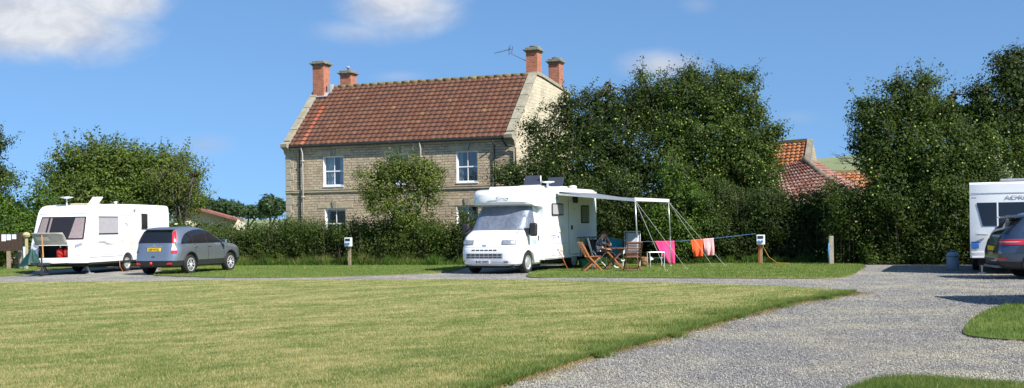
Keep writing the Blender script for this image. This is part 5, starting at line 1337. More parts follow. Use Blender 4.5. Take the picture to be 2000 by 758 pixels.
boolean_cut(cab_, cuts); auto_smooth(cab_, 30)
# living box: outline runs front-up first
hp = [(-1.92, .40), (-1.92, 2.12), (-1.88, 2.17), (-1.2, 2.205), (-.98, 2.25), (-.90, 2.33), (-.90, 2.44), (-.97, 2.60), (-1.10, 2.69), (-1.35, 2.745), (-1.8, 2.78), (-2.3, 2.80), (-3.0, 2.84), (-6.05, 2.82), (-6.28, 2.78), (-6.40, 2.68), (-6.44, 2.50), (-6.46, .42)]
hp = [(x-.22 if x < -2.5 else x, z) for x, z in hp]
HB = Prof(hp, 1.16, .16, -1.9, .085, -2.0)
def hwarp(x, y, z):
    k = max(0, min(1, (x+1.9)/1.0)); q = abs(y/1.16); x2 = x-.30*(q**4)*k
    yy_ = y*(1-.085*max(0, min(1, (x+2.1)/1.2)))
    return (x2, yy_, z)
HB.warp = hwarp
hb_ = HB.mesh().build('living_body', m_wpaint, mh, smooth=True)
cuts = []
for sd in (-1, 1):
    c = MB(); c.lathe([(.43, -.3), (.43, .3)], (rwx, sd*1.1, .36), 30, 'y'); cuts.append(c)
boolean_cut(hb_, cuts); auto_smooth(hb_, 30)
MY = 1.16
def mx_(px): return local_x(ml, mrot, MY, px)
# raised roof centre
mb = MB(); mb.prism([(-1.5, 2.70), (-1.7, 2.86), (-2.4, 2.90), (-5.9, 2.88), (-6.1, 2.8)], -.72, .72, axis='y'); mb.build('roof_pod', m_wpaint, mh, bevel=.04)
# silver screen cover wrapped over the windscreen and round to the doors
mcover = D.materials.new('silver_screen_cover'); nt = nodes_of(mcover)
o_ = N(nt, 'ShaderNodeTexCoord').outputs['Object']; nn_ = noise(nt, o_, 2.2, 4, .6, .8)
finish(nt, ramp(nt, nn_, [(.3, (.18, .21, .27)), (.7, (.28, .31, .38))]), .40, .5, bump=nn_, bstr=.6, bdist=.12)
ca = lambda z: MBd.thx(z, -1.55-.28*(z-1.44)*0, 1); cb = lambda z: MBd.thx(z, -1.55, -1)
def cthe(z, u):
    return None
mb = MB()
def cf(u, v):
    z = 1.415+(2.20-1.415)*v; rr = MBd.at(z); t0, t1 = MBd.thx(z, -1.62, 1), -MBd.thx(z, -1.62, 1)
    # even spacing in angle hides at corners, so walk by polar angle
    xr, xf, w_, n = rr; xc = (xr+xf)/2; a = (xf-xr)/2+.016; b = w_+.016
    pa = math.atan2(b*math.copysign(abs(math.sin(t0))**(2/n), math.sin(t0))/b, (-1.62-xc)/a); q = pa+(-2*pa)*u
    c_, s_ = math.cos(q), math.sin(q); rr_ = (abs(c_)**n+abs(s_)**n)**(-1/n)
    w__ = .006*math.sin(u*40+v*5)*math.sin(v*9)
    return (xc+(a+w__)*rr_*c_, (b+w__)*rr_*s_, z)
mb.grid(cf, 60, 14); mb.build('screen_cover', mcover, mh, smooth=True)
def frontpatch(y0, y1, z0, z1, off, mat, name, par, nu=8, nv=3):
    return MBd.patch(lambda z: MBd.thy(z, y0, 1), lambda z: MBd.thy(z, y1, 1), z0, z1, off, nu, nv).build(name, mat, par, smooth=True)
m_hl = pm('headlamp_glass', (.36, .38, .42), .08, .3, var=.3, vs=14, coat=.9)
for sd in (-1, 1):
    h = frontpatch(sd*.50, sd*.955, .95, 1.10, .012, m_grey_line, 'headlight', mh); frontpatch(sd*.52, sd*.93, .965, 1.09, .020, m_hl, 'lens', h)
    frontpatch(sd*.80, sd*.90, .98, 1.07, .026, pm('pale_indicator', (.62, .55, .5), .2, coat=.6), 'indicator', h)
def slots(y0, y1, n, z, h, gap=.03, name='grille_slot'):
    mb = MB(); w_ = (y1-y0)/n
    for k in range(n):
        m2 = MBd.patch(lambda q, k=k: MBd.thy(q, y0+k*w_+gap/2, 1), lambda q, k=k: MBd.thy(q, y0+(k+1)*w_-gap/2, 1), z-h/2, z+h/2, .007, 3, 1); mb.add(m2.v, m2.f)
    return mb.build(name, m_under, mh)
slots(-.55, .38, 6, .775, .035); slots(-.72, .55, 8, .625, .045); slots(-.72, .55, 8, .55, .035)
frontpatch(-.75, .58, .495, .67, .003, m_grey_line, 'grille_recess', mh, 14, 2)
mb = MB()
for z in (.865,): 
    m2 = MBd.patch(lambda q: MBd.thy(q, -.9, 1), lambda q: MBd.thy(q, .9, 1), z, z+.010, .004, 16, 1); mb.add(m2.v, m2.f)
mb.build('bonnet_gap', m_grey_line, mh)
mb = MB()
for k in range(5):
    y = -.19+k*.03; z0 = .865; x = MBd.pt(.9, 0)[0]+.012
    mb.add([(x, y, z0+.005), (x, y+.018, z0+.005), (x-.01, y+.038, z0+.085), (x-.01, y+.02, z0+.085)], [(0,1,2,3)])
mb.build('badge', m_bluet, mh)
x = MBd.pt(.41, 0)[0]; mb = MB(); mb.bx(x-.02, x+.022, -.42, .12, .345, .455); npl = mb.build('number_plate', m_wplate, mh, bevel=.004)
text('plate_lettering', 'BU02 EWD', .115, m_ptext, npl, (x+.026, -.15, .398), (R(90), 0, R(90)), sx=.84)
mb = MB(); mb.lathe([(.02, 0), (.02, .02)], (x+.0, -.80, .42), 8, 'x'); mb.box((x-.02, .68, .40), (.05, .14, .035)); mb.build('tow_eye_cover', m_plast, mh)
mb = MB(); z = MBd.rows[0][0]; mb.bx(-2.3, -.2, -.85, .85, .2, .6); mb.bx(-6.2, -2.3, -1.0, 1.0, .27, .44); mb.bx(rwx-.45, rwx+.45, -.85, .85, .2, .85); mb.bx(fwx-.42, fwx+.42, -.72, .72, .2, .85); mb.build('chassis', m_under, mh)
for sd in (-1, 1):
    wheel(mh, fwx, sd*.92, .345, .215, sd, 'hub'); wheel(mh, rwx, sd*.96, .345, .215, sd, 'hub')
    mb = MB(); mb.grid(lambda u, v: (fwx-.02+math.cos(-.1+(math.pi+.2)*u)*(.40+.03*v), sd*1.03, .36+math.sin(-.1+(math.pi+.2)*u)*(.40+.03*v)), 20, 1); mb.build('wheel_arch_trim', m_plast, mh, solid=.015)
    # big black mirrors
    mb = MB(); mb.box((-.95, sd*1.24, 1.42), (.16, .27, .44)); mr = mb.build('door_mirror', m_plast, mh, bevel=.07, segs=3)
    mb = MB(); mb.tube([(-1.12, sd*.93, 1.26), (-.98, sd*1.12, 1.36)], .032, 6); mb.tube([(-1.12, sd*.93, 1.40), (-.98, sd*1.12, 1.44)], .032, 6); mb.box((-.90, sd*1.04, 1.37), (.12, .13, .2)); mb.build('mirror_arm', m_plast, mr)
    mb = MB(); mb.tube([(-.35, sd*.93, 1.30), (-.62, sd*.90, 1.42)], .012, 5); mb.build('wiper_arm', m_plast, mh)
    # cab doors
    mb = MB(); pts_ = [MBd.pt(z, MBd.thx(z, -1.22 if z > .85 else -1.38, sd), .003) for z in np.linspace(.40, 1.40, 10)]; mb.tube(pts_, .006, 4)
    mb.tube([MBd.pt(z, MBd.thx(z, -1.86, sd), .003) for z in np.linspace(.40, 2.0, 10)], .006, 4); mb.build('door_gap', m_grey_line, mh)
    mb = MB(); mb.box((-1.80, sd*1.03, 1.13), (.07, .03, .17)); mb.build('door_handle', m_plast, mh, bevel=.01)
mb = MB(); mb.bx(-1.45, -1.95, .86, .99, .33, .385); mb.bx(-1.45, -1.95, -.99, -.86, .33, .385); mb.build('side_step', m_wpaint2, mh)
for (px0, px1, z, h, c) in ((1038, 1050, 1.02, .13, (.30, .52, .74)),):
    a_, b_ = -1.35, -1.62; mb = MB(); mb.add([(a_, 1.042, z-h/2), (b_, 1.042, z-h/2), (b_, 1.042, z+h/2), (a_, 1.042, z+h/2)], [(0,1,2,3)]); mb.build('flower_decal', pm('pale_blue_sticker', (.35, .6, .8), .5, var=.5, vs=14), mh)
# side of the living box
win_ = sidepanel(mx_(1100), mx_(1078), 1.88, 2.29, MY-.003, .025, m_plast, 'window', mh, .05); sidepanel(mx_(1100)+.04, mx_(1078)-.04, 1.92, 2.25, MY+.023, .006, m_blind, 'pane', win_, .04)
win_ = sidepanel(mx_(1150), mx_(1135), 1.60, 2.24, MY-.003, .025, m_plast, 'window', mh, .05); sidepanel(mx_(1150)+.03, mx_(1135)-.03, 1.64, 2.20, MY+.023, .006, pm('olive_blind', (.16, .17, .12), .3), 'pane', win_, .04)
dr = sidepanel(mx_(1133), mx_(1111), .52, 2.42, MY-.004, .010, m_grey_line, 'door', mh, .06); sidepanel(mx_(1133)+.014, mx_(1111)-.014, .534, 2.406, MY+.0065, .006, m_wpaint, 'door_panel', dr, .05)
mb = MB(); mb.bx(mx_(1115.5)-.05, mx_(1115.5)+.05, MY+.013, MY+.05, 1.38, 1.53); mb.build('door_lock', m_plast, dr, bevel=.01)
mb = MB()
for x in (mx_(1120), mx_(1123.5)): mb.lathe([(.055, 2.32), (.06, 2.36), (.06, 2.60), (.05, 2.62)], (x, MY+.055, 0), 12)
mb.build('awning_light', m_plast, mh, smooth=True)
mb = MB(); mb.lathe([(.035, 0), (.03, .02)], (mx_(1121), MY+.012, 2.10), 10, 'y'); mb.build('door_lamp', m_grey_line, mh)
m_cvent = pm('cream_vent', (.62, .60, .52), .6)
sidepanel(mx_(1103), mx_(1092), 1.30, 1.48, MY-.003, .014, m_cvent, 'fridge_vent', mh, .02); sidepanel(mx_(1103), mx_(1093), .66, .86, MY-.003, .014, m_cvent, 'fridge_vent', mh, .02)
for (pa, z, s_) in ((1090, 1.15, .16), (1089, 2.47, .16), (1089, .70, .17)):
    xx = mx_(pa); mb = MB(); y = MY+.006
    mb.add([(xx+s_*.5, y, z+s_*.5), (xx+s_*.1, y, z+s_*.1), (xx-s_*.0, y, z-s_*.5), (xx+s_*.25, y, z)], [(0,1,2,3)]); mb.add([(xx-s_*.1, y, z+s_*.1), (xx-s_*.5, y, z+s_*.45), (xx-s_*.35, y, z-.0), (xx-s_*.05, y, z-s_*.4)], [(0,1,2,3)]); mb.build('bird_decal', m_bluet, mh, recalc=False)
mb = MB(); mb.bx(mx_(1086), mx_(1076), MY, MY+.004, 1.20, 1.212); mb.bx(mx_(1086), mx_(1076), MY, MY+.004, 1.12, 1.132); mb.bx(mx_(1102), mx_(1075), MY, MY+.004, .52, .534); mb.build('side_trim', m_grey_line, mh)
mb = MB(); mb.bx(-6.40, -2.0, MY-.01, MY+.015, .44, .50); mb.build('side_trim', m_wpaint, mh)
mb = MB(); mb.bx(-6.43, -2.95, MY, MY+.13, 2.60, 2.74); mb.build('awning_case', m_wpaint2, mh, bevel=.03)
mb = MB()
for x in (-2.75, -4.05): mb.bx(x-.004, x+.004, MY-.001, MY+.003, .52, 2.5)
mb.bx(-4.05, -2.75, MY-.001, MY+.0035, .93, .937); mb.build('panel_seam', m_grey_line, mh)
# overcab script
mb_y = .30
hx = HB.front(2.42)
text('name_lettering', 'Sirio', .20, m_grey_line, mh, (hx+.0, .10, 2.435), (R(90), 0, R(90)), shear=.45, sx=1.35)
mb = MB()
pts_ = [(-.895, -.42+.05*k, 2.36+.012*math.sin(k*.5)+.004*k) for k in range(9)]; mb.tube(pts_, .007, 4); mb.build('swoosh_decal', m_grey_line, mh)
# roof kit
for x in (-3.05, -5.0):
    mb = MB(); M_ = Matrix.Rotation(R(62), 3, 'Y'); mb.box((x, .25, 3.06), (.48, .62, .035), M_); v_ = mb.build('roof_vent', pm('smoked_rooflight', (.05, .055, .075), .25, coat=.4), mh, bevel=.01)
    mb = MB(); mb.bx(x-.3, x+.3, -.1, .6, 2.86, 2.93); mb.build('roof_vent_frame', m_wpaint2, v_)
mb = MB(); mb.tube([(-3.15, .78, 2.82), (-3.15, .78, 3.0)], .05, 10); mb.lathe([(.08, 2.99), (.24, 3.02), (.24, 3.05), (.02, 3.06)], (-3.15, .78, 0), 20); mb.bar((-3.10, .55, 2.86), (-3.02, .58, 3.25), .035); mb.build('roof_aerial', m_wpaint2, mh, smooth=True)
mb = MB(); mb.lathe([(.14, 2.82), (.14, 2.87), (.10, 2.88), (.16, 2.90), (.12, 2.95), (.02, 2.965)], (-5.2, .85, 0), 18); mb.build('roof_flue', m_wpaint2, mh, smooth=True)

# awning
def fr(x, y, z): q = frame_pt(ml, mrot, x, y); return (q[0], q[1], z)
p1, p2 = frame_pt(ml, mrot, -2.95, 3.78), frame_pt(ml, mrot, -6.43, 3.78)
p1 = (P(1240.5, 388, 37.1)[0], 37.1); 
d_ = Vector((math.sin(a26), math.cos(a26))); p2 = (p1[0]+d_.x*3.5, p1[1]+d_.y*3.5)
aw = thing('awning', 'grey roll-out awning on two thin poles, let out from the motorhome side', 'awning', (p1[0], p1[1], 0), 0)
ax_, ay_ = p1
def al(p, z): return (p[0]-ax_, p[1]-ay_, z)
w1, w2 = frame_pt(ml, mrot, -2.95, MY+.10), frame_pt(ml, mrot, -6.43, MY+.10)
mb = MB()
def fab(u, v):
    a = Vector(al(w1, 2.69)).lerp(Vector(al(w2, 2.69)), u); b = Vector(al(p1, 2.36)).lerp(Vector(al(p2, 2.36)), u); q = a.lerp(b, v); q.z -= .05*math.sin(math.pi*v); return tuple(q)
mb.grid(fab, 8, 12); mb.build('canopy', pm('grey_awning_fabric', (.17, .19, .22), .85, var=.08), aw, smooth=True, solid=.004)
mb = MB(); a = Vector(al(p1, 2.36)); b = Vector(al(p2, 2.36)); mb.bar(a, b, .08, .12); mb.build('lead_rail', m_wpaint2, aw, bevel=.015)
for w_, p in ((w1, p1), (w2, p2)):
    mb = MB(); mb.bar(al(w_, 2.60), al(p, 2.32), .05, .06); mb.build('arm', pm('arm_alloy', (.55, .57, .58), .4, .4), aw)
feet = [G(1244, 531), G(1306, 519)]
m_pole = pm('pole_alloy', (.62, .64, .66), .35, .5)
for p, f in ((p1, p1), (p2, p2)):
    f = (p[0]+.04, p[1]-.05); mb = MB(); mb.tube([al(p, 2.30), al(f, 1.1)], .022, 8); mb.tube([al(f, 1.1), al(f, .02)], .017, 8); mb.box(al(f, .035), (.09, .09, .03)); mb.build('pole', m_pole, aw, smooth=True)
m_rope = pm('guy_rope', (.38, .38, .36), .7)
for p, pegs in ((p1, (G(1301, 533), G(1341, 528.5))), (p2, (G(1392, 523), G(1416, 521.5)))):
    for q in pegs:
        mb = MB(); mb.tube([al(p, 2.32), al(q, .05)], .0065, 5); g_ = mb.build('guy_line', m_rope, aw)
        mb = MB(); mb.tube([al(q, -.05), (q[0]-ax_+.05, q[1]-ay_, .10)], .010, 5); mb.build('peg', m_pole, g_)
# ------------------------------------------------------------------ pitch furniture
def wp(px, py, Y): return P(px, py, Y)
m_teak = pm('orange_teak', (.34, .125, .042), .5, var=.3, vs=10)
m_teakd = pm('brown_teak', (.17, .065, .030), .5, var=.3, vs=10)
m_alu = pm('white_alu_tube', (.66, .68, .70), .35, .3)
m_postw = pm('weathered_post', (.24, .19, .13), .9, var=.3, vs=14, bump=.4, bs=30)
def wood_chair(label, loc, rot, mat, tilt=.34):
    t = thing('folding_chair', label, 'chair', (loc[0], loc[1], GZ), rot, 'wooden folding chairs')
    # x forward; long legs run from the top of the back down to the front feet
    for s in (-1, 1):
        mb = MB(); mb.bar((-.42, s*.235, .93), (-.17, s*.235, .46), .028, .05); mb.bar((-.17, s*.235, .46), (.26, s*.235, .01), .028, .05); mb.build('long_leg', mat, t, bevel=.004)
        mb = MB(); mb.bar((.20, s*.20, .44), (-.34, s*.20, .01), .026, .045); mb.build('short_leg', mat, t, bevel=.004)
    mb = MB()
    for k in range(8):
        f = k/7; mb.box((-.40+.20*f, 0, .90-.37*f), (.018, .45, .040), Matrix.Rotation(R(-27), 3, 'Y'))
    mb.bar((-.425, -.25, .935), (-.425, .25, .935), .03, .045)
    mb.build('backrest', mat, t, bevel=.003)
    mb = MB()
    for k in range(7): mb.box((-.16+.062*k, 0, .455+.004*k), (.05, .44, .018))
    mb.build('seat', mat, t, bevel=.003)
    mb = MB(); mb.bar((.20, -.22, .09), (.20, .22, .09), .02, .04); mb.bar((-.28, -.2, .07), (-.28, .2, .07), .02, .04); mb.bar((.03, -.22, .25), (.03, .22, .25), .02, .03); mb.build('stretcher', mat, t)
    return t
c1 = G(1158, 529, GZ); wood_chair('orange wooden folding chair at the left of the camping table, empty', (c1[0]-.0, c1[1]+.15), R(12), m_teak)
c2 = G(1236, 530, GZ); wood_chair('brown slatted wooden folding chair seen from behind at the right of the table', (c2[0], c2[1]+.15), R(97), m_teakd)
# table
tl = G(1201, 527, GZ); tl = (tl[0], tl[1]+.35)
t = thing('folding_table', 'small slatted wooden folding table in front of the seated person', 'table', (tl[0], tl[1], GZ), R(3))
mb = MB()
for k in range(9): mb.box((0, -.32+.08*k, .715), (.86, .07, .022))
mb.build('tabletop', m_teakd, t, bevel=.003)
for s in (-1, 1):
    mb = MB(); mb.bar((-.33, s*.26, .70), (.30, s*.26, .01), .028, .045); mb.build('leg', m_teak if s < 0 else m_teakd, t)
    mb = MB(); mb.bar((.33, s*.22, .70), (-.30, s*.22, .01), .028, .045); mb.build('leg', m_teakd, t)
mb = MB(); mb.bar((0, -.26, .36), (0, .26, .36), .025); mb.bar((-.28, -.24, .06), (-.28, .24, .06), .025); mb.bar((.28, -.26, .06), (.28, .26, .06), .025); mb.build('stretcher', m_teakd, t)

# camping armchair with the person
pc_ = P(1171, 500, 38.7); pl_ = (pc_[0], pc_[1])
ch_ = thing('camping_armchair', 'black and silver camping armchair holding the seated person', 'chair', (pl_[0], pl_[1], GZ), R(0))
m_fab = pm('charcoal_mesh', (.035, .035, .04), .8)
mb = MB(); mb.box((0, 0, .42), (.46, .50, .03)); mb.build('seat', m_fab, ch_, bevel=.01)
mb = MB(); mb.box((-.30, 0, .74), (.03, .48, .66), Matrix.Rotation(R(-15), 3, 'Y')); mb.build('backrest', m_fab, ch_, bevel=.01)
for s in (-1, 1):
    mb = MB(); mb.tube([(-.28, s*.27, .02), (-.02, s*.27, .34), (.24, s*.27, .60)], .013, 6); mb.build('leg', m_alu, ch_)
    mb = MB(); mb.tube([(.28, s*.27, .02), (-.02, s*.27, .34), (-.24, s*.27, .64)], .013, 6); mb.build('leg', m_alu, ch_)
    mb = MB(); mb.box((.02, s*.29, .655), (.50, .05, .03)); mb.build('armrest', m_plast, ch_, bevel=.01)
mb = MB(); mb.tube([(-.23, -.26, .42), (-.40, -.26, 1.06), (-.40, .26, 1.06), (-.23, .26, .42)], .013, 6); mb.build('back_frame', m_alu, ch_)

# person: seated, facing +x (to the right), bent forward, head resting on the right hand
m_skin = pm('skin', (.42, .22, .155), .55, var=.06)
m_shirt = pm('grey_and_white_shirt', (.72, .72, .72), .85, var=.12, vs=6)
m_shirtg = pm('charcoal_sleeve', (.10, .10, .115), .85)
m_trous = pm('dark_trousers', (.020, .022, .035), .85)
m_hair = pm('short_brown_hair', (.06, .035, .025), .8, var=.3, vs=40)
m_shoe = pm('pale_shoes', (.50, .54, .58), .6)
per = thing('person', 'person in white and grey top, dark trousers, seated with head on one hand', 'person', (pl_[0]+.02, pl_[1], GZ), R(0))
def skinmesh(name, verts, edges, radii, mats, parent, sub=2, root=0):
    me = D.meshes.new(name); me.from_pydata(verts, edges, []); 
    for m in mats: me.materials.append(m)
    o = D.objects.new(name, me); COL.objects.link(o); o.parent = parent
    md = o.modifiers.new('skin', 'SKIN'); md.use_smooth_shade = True
    for i, r in enumerate(radii):
        s = me.skin_vertices[0].data[i]; s.radius = r if isinstance(r, tuple) else (r, r); s.use_root = (i == root)
    s2 = o.modifiers.new('s', 'SUBSURF'); s2.levels = sub; s2.render_levels = sub
    apply_mods(o); return o
V_ = []; E_ = []; Rr = []
def J(p, r, par=None):
    V_.append(p); Rr.append(r)
    if par is not None: E_.append((par, len(V_)-1))
    return len(V_)-1
pel = J((-.08, 0, .52), (.15, .13)); sp1 = J((-.09, 0, .66), (.14, .12), pel); sp2 = J((-.06, 0, .82), (.15, .12), sp1); sp3 = J((.0, 0, .96), (.13, .11), sp2)
nk = J((.05, 0, 1.04), .060, sp3); hd0 = J((.10, 0, 1.10), .065, nk); hd1 = J((.155, -.01, 1.155), (.092, .085), hd0); hd2_ = J((.185, -.01, 1.215), (.080, .075), hd1)
for s in (-1, 1):
    hip = J((-.02, s*.11, .50), .095, pel); th = J((.20, s*.13, .53), .085, hip); kn = J((.42, s*.13, .52), .065, th)
    if s < 0:
        sh = J((.44, s*.13, .28), .055, kn); an = J((.46, s*.12, .10), .038, sh); ft = J((.50, s*.12, .045), .036, an); J((.62, s*.12, .035), .030, ft)
    else:
        sh = J((.58, s*.12, .36), .055, kn); an = J((.74, s*.11, .26), .038, sh); ft = J((.80, s*.11, .25), .036, an); J((.88, s*.11, .30), .028, ft)
    shd = J((.01, s*.17, .95), .065, sp3)
    if s < 0:   # near arm lies along the armrest / lap
        el = J((.06, s*.27, .70), .045, shd); wr_ = J((.28, s*.20, .66), .030, el); J((.35, s*.17, .66), (.034, .018), wr_)
    else:       # far arm is bent up, elbow on the table, hand at the brow
        el = J((.40, s*.16, .78), .042, shd); wr_ = J((.29, s*.07, 1.00), .028, el); J((.24, s*.05, 1.09), (.034, .020), wr_)
body = skinmesh('body', V_, E_, Rr, [m_skin, m_shirt, m_shirtg, m_trous, m_shoe], per)
me = body.data; idx = []
for p in me.polygons:
    c = p.center; k = 0
    if c.z > .50 and c.z < 1.03 and c.x < .20 and abs(c.y) < .20: k = 1 if c.x > -.13 else 2
    if abs(c.y) >= .12 and c.z > .78 and c.x < .17: k = 2
    if abs(c.y) > .15 and c.z > .80 and c.x < .10: k = 2
    if c.z < .60 and k in (0, 1, 2) and not (abs(c.y) > .16 and c.z > .60): k = 3
    if c.x > .10 and c.z < .63: k = 3
    if (c.z < .115 and c.x > .42) or (c.x > .73 and c.z < .34 and c.y > 0): k = 4
    idx.append(k)
me.polygons.foreach_set('material_index', idx); me.polygons.foreach_set('use_smooth', [True]*len(idx))
# hair cap, ears and nose
mb = MB(); bm = bmesh.new(); bmesh.ops.create_icosphere(bm, subdivisions=3, radius=1)
hv = [v.co.copy() for v in bm.verts]; hf_ = [tuple(v.index for v in f.verts) for f in bm.faces]; bm.free()
Mh = Matrix.Rotation(R(35), 3, 'Y')
mb.add([Mh @ Vector((v.x*.100-.022, v.y*.088, v.z*.098+.030)) + Vector((.165, -.01, 1.185)) for v in hv], [f for f in hf_ if not (sum(hv[i].x for i in f)/3 > .38 and sum(hv[i].z for i in f)/3 < .62) and sum(hv[i].z for i in f)/3 > -.55])
mb.build('hair', m_hair, per, smooth=True)
mb = MB()
for s in (-1, 1): mb.lathe([(.004, -.012), (.026, -.006), (.024, .004), (.004, .008)], (.155, -.01+s*.094, 1.165), 10, 'y')
mb.tube([(.252, -.01, 1.175), (.285, -.01, 1.150), (.262, -.01, 1.135)], [.012, .018, .010], 6); mb.build('ears_and_nose', m_skin, per, smooth=True)
# fingers of both hands
for (o0, d0, s0) in ((Vector((.34, -.17, .66)), Vector((.9, .25, -.35)), Vector((.1, .9, .1))), (Vector((.245, .05, 1.085)), Vector((-.35, -.2, .9)), Vector((.5, -.8, .1)))):
    for k in range(4):
        a = o0 + s0*(.018*(k-1.5)); ln = (.062, .074, .070, .055)[k]; mb = MB(); d1 = (d0.normalized()+Vector((-.25, 0, -.35))).normalized()
        mb.tube([a, a+d0.normalized()*ln*.55, a+d0.normalized()*ln*.55+d1*ln*.5], [.0095, .0088, .0065], 6); mb.build('finger', m_skin, per, smooth=True)
    mb = MB(); a = o0 - d0.normalized()*.02 - s0*.028; mb.tube([a, a+(d0.normalized()-s0).normalized()*.035, a+(d0.normalized()*1.3-s0*.5).normalized()*.06], [.011, .010, .007], 6); mb.build('thumb', m_skin, per, smooth=True)

# recliner
rp = P(1234, 500, 40.3)
t = thing('recliner_chair', 'tall pale grey recliner with white tube frame behind the brown wooden chair', 'chair', (rp[0], rp[1], GZ), R(-100))
m_grf = pm('pale_grey_fabric', (.36, .38, .43), .85, var=.08)
def rc_(u, v): return (-.20-.30*v, -.24+.48*u, .48+.72*v+.03*math.sin(v*9)*(.3))
mb = MB(); mb.grid(rc_, 4, 14); mb.build('backrest', m_grf, t, smooth=True, solid=.025)
mb = MB(); mb.grid(lambda u, v: (-.20+.50*v, -.24+.48*u, .46+.03*v), 4, 6); mb.build('seat', m_grf, t, smooth=True, solid=.025)
mb = MB()
for s in (-1, 1): mb.tube([(.30, s*.28, .47), (-.18, s*.28, .47), (-.53, s*.28, 1.25)], .014, 7)
mb.tube([(-.53, -.28, 1.25), (-.53, .28, 1.25)], .014, 7); mb.build('frame', m_alu, t, smooth=True)
for s in (-1, 1):
    mb = MB(); mb.tube([(.28, s*.30, .02), (-.25, s*.30, .62)], .013, 7); mb.build('leg', m_alu, t)
    mb = MB(); mb.tube([(-.36, s*.30, .02), (.20, s*.30, .62)], .013, 7); mb.build('leg', m_alu, t)
    mb = MB(); mb.box((.0, s*.31, .65), (.46, .045, .03)); mb.build('armrest', m_plast, t, bevel=.01)
# footstool frame
fp = P(1281, 500, 40.2)
t = thing('metal_stool', 'light metal folding stool frame left of the pink towel', 'stool', (fp[0], fp[1], GZ), R(8))
for s in (-1, 1):
    for q in (-1, 1):
        mb = MB(); mb.tube([(q*.27, s*.17, .50), (q*.25, s*.20, .0)], .012, 6); mb.build('leg', m_alu, t)
mb = MB(); mb.tube([(-.27, -.17, .50), (.27, -.17, .50), (.27, .17, .50), (-.27, .17, .50), (-.27, -.17, .50)], .013, 6); mb.bar((-.26, 0, .30), (.26, 0, .30), .018); mb.build('frame', m_alu, t)
mb = MB(); mb.add([(-.24, -.17, .36), (-.12, -.17, .26), (-.24, -.17, .22)], [(0,1,2)]); mb.build('corner_gusset', m_wpaint2, t, recalc=False, solid=.01)
# pot / basket, crate
bp_ = P(1257, 515, 40.4)
mb = MB(); mb.lathe([(.01, 0), (.13, 0), (.155, .14), (.15, .30), (.16, .33), (.13, .33), (.12, .06), (.01, .05)], (0, 0, 0), 20)
o_ = mb.build('wicker_basket', pm('brown_wicker', (.30, .15, .07), .8, var=.4, vs=40, bump=.6, bs=50), None, smooth=True); o_.location = (bp_[0], bp_[1], GZ); tag(o_, 'round brown wicker basket on the grass right of the wooden chair', 'basket')
bp_ = P(1150, 515, 40.2)
t = thing('storage_crate', 'green plastic crate on the grass behind the orange wooden chair', 'crate', (bp_[0], bp_[1], GZ), R(10))
mb = MB(); mb.prism([(-.30, .0), (.30, .0), (.34, .26), (-.34, .26)], -.2, .2, axis='y'); mb.build('box', pm('green_plastic', (.012, .20, .055), .4), t, bevel=.015)
mb = MB(); mb.bx(-.36, .36, -.22, .22, .262, .29); mb.build('lid', pm('green_plastic', (.012, .20, .055), .4), t, bevel=.01)
# blue side table against the motorhome
bp_ = frame_pt(ml, mrot, -5.35, 1.55); 
t = thing('side_table', 'thin navy blue camping table standing against the motorhome side', 'table', (bp_[0], bp_[1], GZ), mrot)
mb = MB(); mb.box((0, 0, 1.07), (1.5, .62, .035)); mb.build('tabletop', pm('navy_laminate', (.02, .045, .16), .35), t, bevel=.008)
for s in (-1, 1):
    for q in (-1, 1): mb = MB(); mb.tube([(q*.62, s*.22, 1.05), (q*.66, s*.25, 0)], .014, 6); mb.build('leg', m_alu if q < 0 else m_plast, t)
mb = MB(); mb.bx(-.7, -.1, -.2, .2, .35, .98); mb.build('storage_pouch', m_fab, t, bevel=.05)
# spare wheel leaning at the rear wheel arch
bp_ = frame_pt(ml, mrot, -5.55, 1.32)
mb = MB(); mb.lathe([(.06, -.13), (.33, -.14), (.37, -.08), (.37, .08), (.33, .14), (.06, .13)], (0, 0, 0), 30, 'y')
o_ = mb.build('covered_wheel', pm('black_vinyl', (.012, .012, .013), .5), None, smooth=True); auto_smooth(o_, 40); o_.location = (bp_[0], bp_[1], .39+GZ); o_.rotation_euler = (R(-6), 0, mrot); tag(o_, 'black covered round wheel leaning by the rear wheel of the motorhome', 'wheel')

# washing line
LP = [P(1178, 463, 41.0), P(1215, 469, 41.1), P(1250, 472, 41.2), P(1330, 471, 41.4), P(1400, 465, 41.6), P(1476, 456.5, 41.9)]
mb = MB(); mb.tube(LP, .007, 6)
m_bl = pm('blue_cord', (.03, .16, .42), .6)
ln_ = mb.build('washing_line', m_bl, None); tag(ln_, 'blue cord washing line strung in front of the hedge', 'washing line')
def linept(px):
    for a, b in zip(LP, LP[1:]):
        pa = 1000+FP*a[0]/a[1]; pb = 1000+FP*b[0]/b[1]
        if pa <= px <= pb: t = (px-pa)/(pb-pa); return [a[i]+(b[i]-a[i])*t for i in range(3)]
def cloth(name, label, cat, px0, px1, pbot, mat, skew=0, round_=0, wav=.055, group='washing on the line'):
    a, b = Vector(linept(px0)), Vector(linept(px1)); L_ = []
    zb = CAMH + (ray(px0, pbot)[1])*a.y
    base = (a+b)/2; mb = MB()
    def f(u, v):
        top = a.lerp(b, u); h = (top.z-zb)
        x = top.x + skew*v*(1-u) + .015*math.sin(u*19+v*2); y = top.y + wav*math.sin(u*11+1.3*v)*v - .022 + .02*math.sin(v*7)
        z = top.z + .012 - h*v*(1 + round_*(math.sin(u*math.pi*.5)-1)*0 - round_*(1-u)**2*v)
        return (x-base.x, y-base.y, z-base.z)
    mb.grid(f, 24, 18)
    def g(u, v): p = f(u, v*.35); return (p[0], p[1]+.045+.01*v, p[2])
    mb.grid(g, 24, 6)
    o = mb.build(name, mat, None, smooth=True, solid=.006, recalc=False); o.location = base; return tag(o, label, cat, group)
